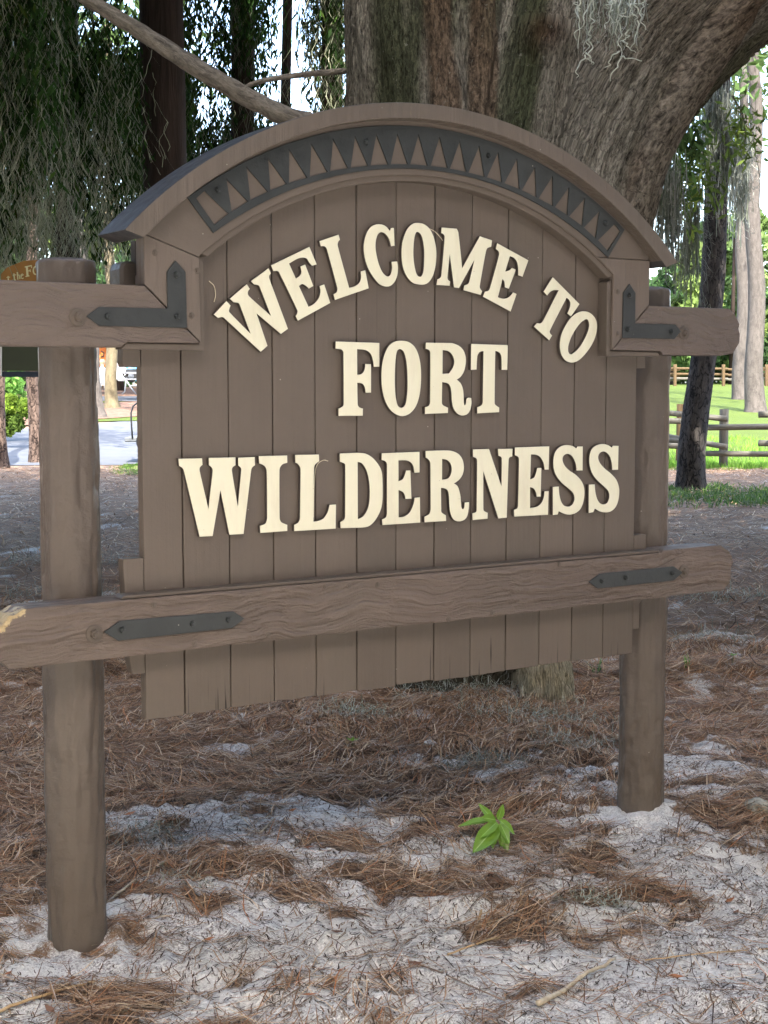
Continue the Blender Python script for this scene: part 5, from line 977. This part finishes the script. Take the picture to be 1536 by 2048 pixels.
# ================================================================== GROUND CLUTTER
def moss_thing(px, py, n, ru, rv, h, lab, L=.10, wid=.0022, tone=1.0, grp_=None):
    g, v = ground_at(px, py); u = (g-CAM) @ RT; v = (g-CAM) @ FW; P, w = moss_pile((u, v), n, ru, rv, h, L, wid)
    return tag(put('moss_clump', ribbons(P, w, None, mosscol(n)*tone), M_moss), lab, 'moss', grp_)
gm = 'moss clumps fallen on the ground'
for a in [(712, 1440, 260, .10, .06, .035, 'bluish-white moss clump lying just under the bottom edge of the panel', .09, .0024, 1.15), (930, 1392, 420, .20, .12, .04, 'spread of grey moss at the foot of the big tree under the panel', .11, .0026, .9), (1075, 1440, 420, .22, .10, .04, 'grey-green moss heap right of the tree root under the panel', .11, .0024, .9),
          (1170, 1490, 300, .14, .07, .035, 'moss heap beside the foot of the right post, left of it', .09, .0022, .95), (965, 1540, 420, .10, .07, .05, 'dark brownish moss clump above the green sprout', .07, .0018, .5), (1450, 1207, 200, .22, .10, .05, 'pale moss tuft on the pine straw right of the sign', .14, .0035, 1.1),
          (1350, 1290, 240, .28, .14, .03, 'thin moss scattered on the straw right of the right post', .14, .003, .8), (110, 1195, 300, .3, .25, .04, 'grey moss scraps behind the left post', .13, .003, .9), (60, 1130, 300, .5, .3, .04, 'grey moss scraps at the left edge behind the lower beam', .13, .0032, .9),
          (300, 1690, 160, .09, .05, .02, 'small moss scrap right of the left post', .07, .002, .75), (1190, 1815, 120, .07, .04, .015, 'pale moss scrap on the white sand at lower right', .07, .002, 1.0), (380, 1790, 60, .05, .03, .015, 'tiny moss scrap by a pale stick', .06, .002, .8), (120, 1330, 200, .25, .12, .03, 'grey moss between the left post and the panel bottom', .12, .0028, .9)]:
    moss_thing(*a, grp_=gm)
def twig(pts, r0, r1, lab, mat=None, v=None, lift=.008):
    P = []
    for x, y in pts:
        g, vv = ground_at(x, y); u, w = (g-CAM) @ RT, (g-CAM) @ FW; g[2] = relief(u, w)+lift+r0*.5; P.append(g)
    sp = spline(P, 6) if len(P) > 2 else np.array([P[0]+(P[1]-P[0])*t for t in np.linspace(0, 1, 8)]); sp = sp+rng.normal(0, r0*.25, sp.shape)
    o = put('stick', tube(sp, np.linspace(r0, r1, len(sp)), 8, True, 'stick', lambda th, L, q: q*.15*fbm(th*2, L*30, 3, 2)), mat or M_stick); return tag(o, lab, 'stick', 'sticks lying on the ground')
M_stick = plain('pale_stick', (.36, .29, .20), (.55, .48, .36), 40, .8, .2, 0, .003); M_stick2 = plain('brown_stick', (.14, .10, .075), (.28, .21, .16), 40, .9, .2, 0, .003); M_stick3 = plain('tan_stick', (.42, .27, .12), (.55, .40, .22), 40, .8)
twig([(1075, 2055), (1120, 2015), (1165, 1975), (1230, 1936)], .0075, .0045, 'thick pale stick at the bottom edge, right of centre')
twig([(217, 1822), (262, 1792), (330, 1746)], .004, .0045, 'straight pale stick leaning toward the foot of the left post')
twig([(268, 1862), (330, 1846), (400, 1836)], .0028, .002, 'short pale stick right of the foot of the left post')
twig([(-10, 2032), (60, 2008), (190, 1973)], .0045, .0035, 'long tan stick at the lower left corner', M_stick3)
twig([(430, 1604), (500, 1588), (580, 1571)], .003, .002, 'pale curved stick on the sand left of centre')
twig([(1386, 1670), (1450, 1690), (1536, 1712), (1580, 1722)], .0035, .003, 'grey stick right of the right post', M_stick2)
twig([(845, 2008), (860, 2000), (1100, 1700)], .001, .001, 'thin root', M_stick2) if 0 else None
twig([(1104, 1748), (1107, 1700), (1112, 1640), (1118, 1604)], .0045, .0035, 'brown upright-looking twig right of the green sprout', M_stick2)
twig([(1076, 1742), (1104, 1728)], .003, .004, 'stub of twig at the foot of the brown twig', M_stick2)
twig([(880, 1762), (882, 1710), (884, 1652)], .003, .002, 'thin grey twig left of the green sprout', M_stick2)
twig([(958, 1838), (970, 1795)], .004, .003, 'short split tan stick on the white sand below the sprout', M_stick3)
twig([(735, 1905), (850, 1950), (1010, 2030)], .0025, .002, 'long brown needle-like stick at bottom centre', M_stick2)
twig([(895, 1920), (960, 1895), (1000, 1880)], .0028, .002, 'orange-tan sliver on the sand below the sprout', M_stick3)
twig([(1290, 1930), (1400, 1925), (1536, 1920)], .0018, .0015, 'thin tan straw near the right bottom', M_stick3)
twig([(520, 1680), (548, 1655)], .004, .003, 'stubby pale stick left of centre on the sand')
twig([(1350, 1572), (1360, 1640), (1350, 1690), (1372, 1705)], .0025, .002, 'crooked twig by the right post', M_stick2)
def thread(pts, lab):
    tag(put('moss_thread', tube(spline([np.array([x, y, z]) for x, y, z in pts], 8), .0011, 5, False), plain('dry_thread', (.55, .48, .34), (.7, .62, .46), 60)), lab, 'moss', 'single dry moss threads caught on the letters')
def sg(px, py, Y):
    d = ray(px, py); t = (Y-CAM[1])/d[1]; return CAM+d*t
thread([sg(627, 1035, -.004), sg(628, 980, -.006), sg(632, 935, -.012), sg(645, 921, -.03), sg(656, 922, -.02)], 'dry curled thread hooked on the letter L of the bottom line')
thread([sg(852, 455, -.01), sg(868, 462, -.024), sg(880, 474, -.02), sg(886, 482, -.006)], 'dry thread caught on the upper left of the letter M')
thread([sg(418, 562, -.003), sg(428, 572, -.008), sg(431, 590, -.003), sg(428, 604, -.003)], 'dark dry thread stuck to the board left of the first letter')
# stump-like knob at the right edge
def lump(px, py, r, mat, lab, cat, nm, sq=.7):
    g, v = ground_at(px, py); u, w = (g-CAM) @ RT, (g-CAM) @ FW; bm = bmesh.new(); bmesh.ops.create_icosphere(bm, subdivisions=4, radius=r)
    for q in bm.verts: q.co *= 1+.22*mnoise.fractal(q.co/r*1.3+Vector((px, 0, 0)), .8, 2, 4); q.co.z *= sq
    bmesh.ops.translate(bm, vec=(g[0], g[1], float(relief(u, w))+r*sq*.55), verts=bm.verts); me = bpy.data.meshes.new(nm); bm.to_mesh(me); bm.free()
    for p in me.polygons: p.use_smooth = True
    return tag(put(nm, me, mat), lab, cat)
M_rock = plain('lichen_rock', (.16, .15, .12), (.46, .45, .38), 40, .95, .1, 0, .01)
lump(1515, 1640, .045, M_rock, 'pale lichened lump at the right edge below the straw', 'rock', 'rock')
lump(797, 1522, .008, plain('acorn', (.45, .42, .32), (.55, .52, .4), 30), 'small pale round nut under the middle of the panel', 'nut', 'nut', 1)
lump(1187, 1592, .012, plain('cone_brown', (.20, .09, .06), (.28, .14, .10), 60, .9, .1, 0, .004), 'small round brown cone left of the foot of the right post', 'pine cone', 'pine_cone', 1)
lump(1412, 1310, .014, plain('cone_tan', (.30, .24, .17), (.4, .33, .25), 60), 'small tan cone on the straw right of the right post', 'pine cone', 'pine_cone', 1)
lump(860, 1492, .028, plain('sand_lump', (.5, .48, .43), (.66, .63, .58), 40, .95, .1, 0, .01), 'pale clod of sand under the panel', 'clod', 'sand_clod', .5)
# little flakes of bark: thin tilted chips
flk = []
pal = np.array([(.30, .13, .06), (.24, .11, .06), (.36, .20, .10), (.16, .09, .06)])
n = 260; u = rng.uniform(-1.3, 2.3, n); v = rng.uniform(3.4, 9, n); ok = (np.abs(u) < .32*v); u, v = u[ok], v[ok]; n = len(u)
C = world_uv(u, v, relief(u, v)+.012); th = rng.uniform(0, 6.3, n); A = (RT*np.cos(th)[:, None]+FW*np.sin(th)[:, None]+np.array([0, 0, .15])*rng.normal(0, 1, (n, 1)))*rng.uniform(.008, .026, (n, 1)); B = np.cross(A, np.array([0, 0, 1.0])); B = B*.4+np.array([0, 0, .002])*rng.normal(0, 1, (n, 1))
tag(put('bark_flakes', leaves_mesh(C, A, B, pal[rng.integers(0, 4, n)]*rng.uniform(.7, 1.3, (n, 1))), M_needle), 'reddish bark flakes scattered over the straw', 'bark flakes', kind='stuff')

# green sprout ------------------------------------------------------------------------
M_sprout, nt, b = M_('sprout_leaf', .38, .5); a_ = nd(nt, 'Attribute', attribute_name='lf').outputs['Vector']; sx = nd(nt, 'SeparateXYZ', {0: a_})
vein = math_(nt, 'ABSOLUTE', sx.outputs[0]); side = math_(nt, 'ABSOLUTE', math_(nt, 'SINE', math_(nt, 'ADD', math_(nt, 'MULTIPLY', sx.outputs[1], 26.0), math_(nt, 'MULTIPLY', vein, -9.0))))
c = mix(nt, noise_(nt, pos_(nt), 30, 4), (.13, .27, .025), (.22, .38, .045)); c = mix(nt, ramp(nt, side, [(.0, .45), (.12, 0)]), c, (.26, .46, .10)); c = mix(nt, ramp(nt, vein, [(.03, .85), (.07, 0)]), c, (.36, .55, .16))
nt.links.new(c, b.inputs['Base Color']); tl = nd(nt, 'BsdfTranslucent', {0: c}); mx = nd(nt, 'MixShader', {0: .3, 1: b.outputs[0], 2: tl.outputs[0]}); nt.links.new(mx.outputs[0], nt.nodes['Material Output'].inputs['Surface'])
bump_(nt, b, vein, .4, .004)
g0, v0_ = ground_at(985, 1700); u0 = (g0-CAM) @ RT; w0 = (g0-CAM) @ FW; g0[2] = relief(u0, w0)
sp_t = thing('green_sprout', 'small bright green seedling with broad drooping leaves on the needle litter', 'plant', g0)
top = at(985, 1640, w0)
put('stem', tube(spline([g0, (g0+top)/2+RT*.01, top], 6), np.linspace(.0028, .002, 13), 7), plain('stem_green', (.12, .2, .04), (.2, .26, .07), 30), sp_t)
def leaf(base, tip, w, up, curl=.12, lab=None):
    base, tip, up = np.array(base), np.array(tip), np.array(up, float); d = tip-base; L = np.linalg.norm(d); d = d/L; s = np.cross(d, up); s /= np.linalg.norm(s); n_ = np.cross(s, d); V, AT = [], []
    nl, nw = 13, 7
    for i in range(nl):
        t = i/(nl-1); ww = w*(math.sin(math.pi*t**.85)**.8)*(1-.25*t)+.0004
        for j in range(nw):
            q = (j/(nw-1))*2-1; V.append(base+d*L*t+s*ww*q+n_*(abs(q)*ww*.28-curl*L*t*t+.03*w*math.sin(t*14))); AT.append((q, t, 0))
    F = [(i*nw+j, i*nw+j+1, (i+1)*nw+j+1, (i+1)*nw+j) for i in range(nl-1) for j in range(nw-1)]
    o = put('leaf', npmesh('leaf', V, F, None, True, {'lf': np.array(AT)}), M_sprout, sp_t)
    if lab: o['label'] = lab
back = -FW+np.array([0, 0, .8])
def A3(x, y, dv=0): return at(x, y, w0+dv)
leaf(A3(997, 1648, -.01), A3(946, 1703, -.08), .036, back, .10, 'largest leaf, drooping to the left')
leaf(A3(985, 1640), A3(915, 1645, .01), .019, np.array([0, 0, 1])-FW*.4, .15)
leaf(A3(988, 1642), A3(958, 1606, .02), .014, back, .1); leaf(A3(990, 1645, -.01), A3(985, 1696, -.06), .021, back-RT*.3, .08)
leaf(A3(1000, 1648), A3(1017, 1708, -.06), .020, back+RT*.5, .1, 'yellowing leaf drooping to the right'); leaf(A3(998, 1640), A3(1032, 1664, -.02), .019, np.array([0, 0, 1])+RT*.3-FW*.5, .2)
leaf(A3(994, 1644, -.01), A3(962, 1672, -.07), .020, back-RT*.1, .12); leaf(A3(1000, 1646, -.01), A3(1020, 1684, -.06), .017, back+RT*.3, .14)
leaf(A3(996, 1640), A3(1006, 1608, .0), .015, back+RT*.6, .0); leaf(A3(992, 1640), A3(964, 1634, -.03), .018, back-RT*.2, .1); leaf(A3(1002, 1650, -.01), A3(1003, 1694, -.05), .016, back+RT*.2, .05)
# a few more small weeds dotted in the straw
for k_, (px_, py_) in enumerate([(1250, 1500), (1465, 1345), (705, 1500)]):
    gg, vv_ = ground_at(px_, py_); uu_, ww_ = (gg-CAM) @ RT, (gg-CAM) @ FW; gg[2] = relief(uu_, ww_); wt = thing('weed', ['tiny weed left of the right post, in the straw', 'tiny weed on the straw right of the right post', 'tiny weed near the bluish moss under the panel'][k_], 'weed', gg)
    put('stem', tube([gg, gg+np.array([0, 0, .03]), gg+np.array([.004, 0, .05])], .0012, 6), plain('weed_stem', (.10, .16, .04), (.16, .22, .06), 30), wt)
    for q_ in range(5):
        an_ = q_*1.3+k_; e_ = np.array([math.cos(an_), math.sin(an_), .35])*.03; V_ = [gg+np.array([0, 0, .045])+e_*t_+np.cross(e_, [0, 0, 1.0])*w_ for t_, w_ in ((0, 0), (.5, .28), (1, 0), (.5, -.28))]
        put('leaf', npmesh('leaf', V_, [(0, 1, 2, 3)], None, False, {'lf': np.array([(0, 0, 0), (1, .5, 0), (0, 1, 0), (-1, .5, 0)])}), M_sprout, wt)
# grass blades
def tuft(name, label, spots, nper, h, w, spread, cols, kind='stuff', cat='grass', lean=.5):
    Ps, cs = [], []
    for (u, v) in spots:
        n = nper; M = 4; uu = u+rng.normal(0, spread, n); vv = v+rng.normal(0, spread, n); z = relief(uu, vv); P0 = world_uv(uu, vv, z); a = rng.uniform(0, 6.3, n); t = np.linspace(0, 1, M)
        hh = h*rng.uniform(.4, 1.1, n); l = rng.uniform(.1, lean, n); dx = np.stack([np.cos(a), np.sin(a), 0*a], 1)
        Ps.append(P0[:, None, :]+dx[:, None, :]*(hh*l)[:, None, None]*(t**2)[None, :, None]+np.array([0, 0, 1])*(hh[:, None]*t[None, :]*(1-.3*l[:, None]*t[None, :]))[..., None]); cs.append(np.array(cols)[rng.integers(0, len(cols), n)]*rng.uniform(.7, 1.3, (n, 1)))
    P = np.concatenate(Ps); W = w*np.array([1, .9, .6, .1])[None, :]*np.ones((len(P), 1))
    return tag(put(name, ribbons(P, W, RT[None, None, :]*np.ones(P.shape)+rng.normal(0, .4, (len(P), 1, 3)), np.concatenate(cs)), M_grass), label, cat, kind=kind)
def sp_px(px, py): g, v = ground_at(px, py); return ((g-CAM) @ RT, (g-CAM) @ FW)
tuft('grass_tuft', 'small grass tuft right of the right post', [sp_px(1372, 1350)], 10, .10, .006, .012, [(.12, .28, .05)], None)
tuft('grass_tuft', 'small grass tuft seen just under the right end of the panel', [sp_px(1197, 1345)], 12, .12, .006, .02, [(.08, .22, .06)], None)
spots = [sp_px(x, y) for x, y in [(rs.uniform(1335, 1600), rs.uniform(978, 1012)) for _ in range(90)]]
tuft('ground_cover', 'low green weeds growing round the foot of the dark leaning pine', spots, 26, .12, .02, .14, [(.05, .11, .025), (.09, .18, .04), (.16, .24, .05), (.14, .19, .10)], lean=1.0, cat='weeds')
lawn_sp = [sp_px(rs.uniform(1180, 1700), 938-rs.random()**2*60) for _ in range(260)]
tuft('lawn_blades', 'longer grass blades along the near edge of the lawn under the log fence', lawn_sp, 40, .16, .014, .22, [(.12, .25, .03), (.2, .36, .05)], cat='grass')
tuft('verge_blades', 'short grass at the road edge left of the panel', [sp_px(rs.uniform(248, 320), rs.uniform(932, 954)) for _ in range(40)], 30, .07, .012, .12, [(.14, .27, .04), (.2, .33, .06)])
S.render.film_transparent = False
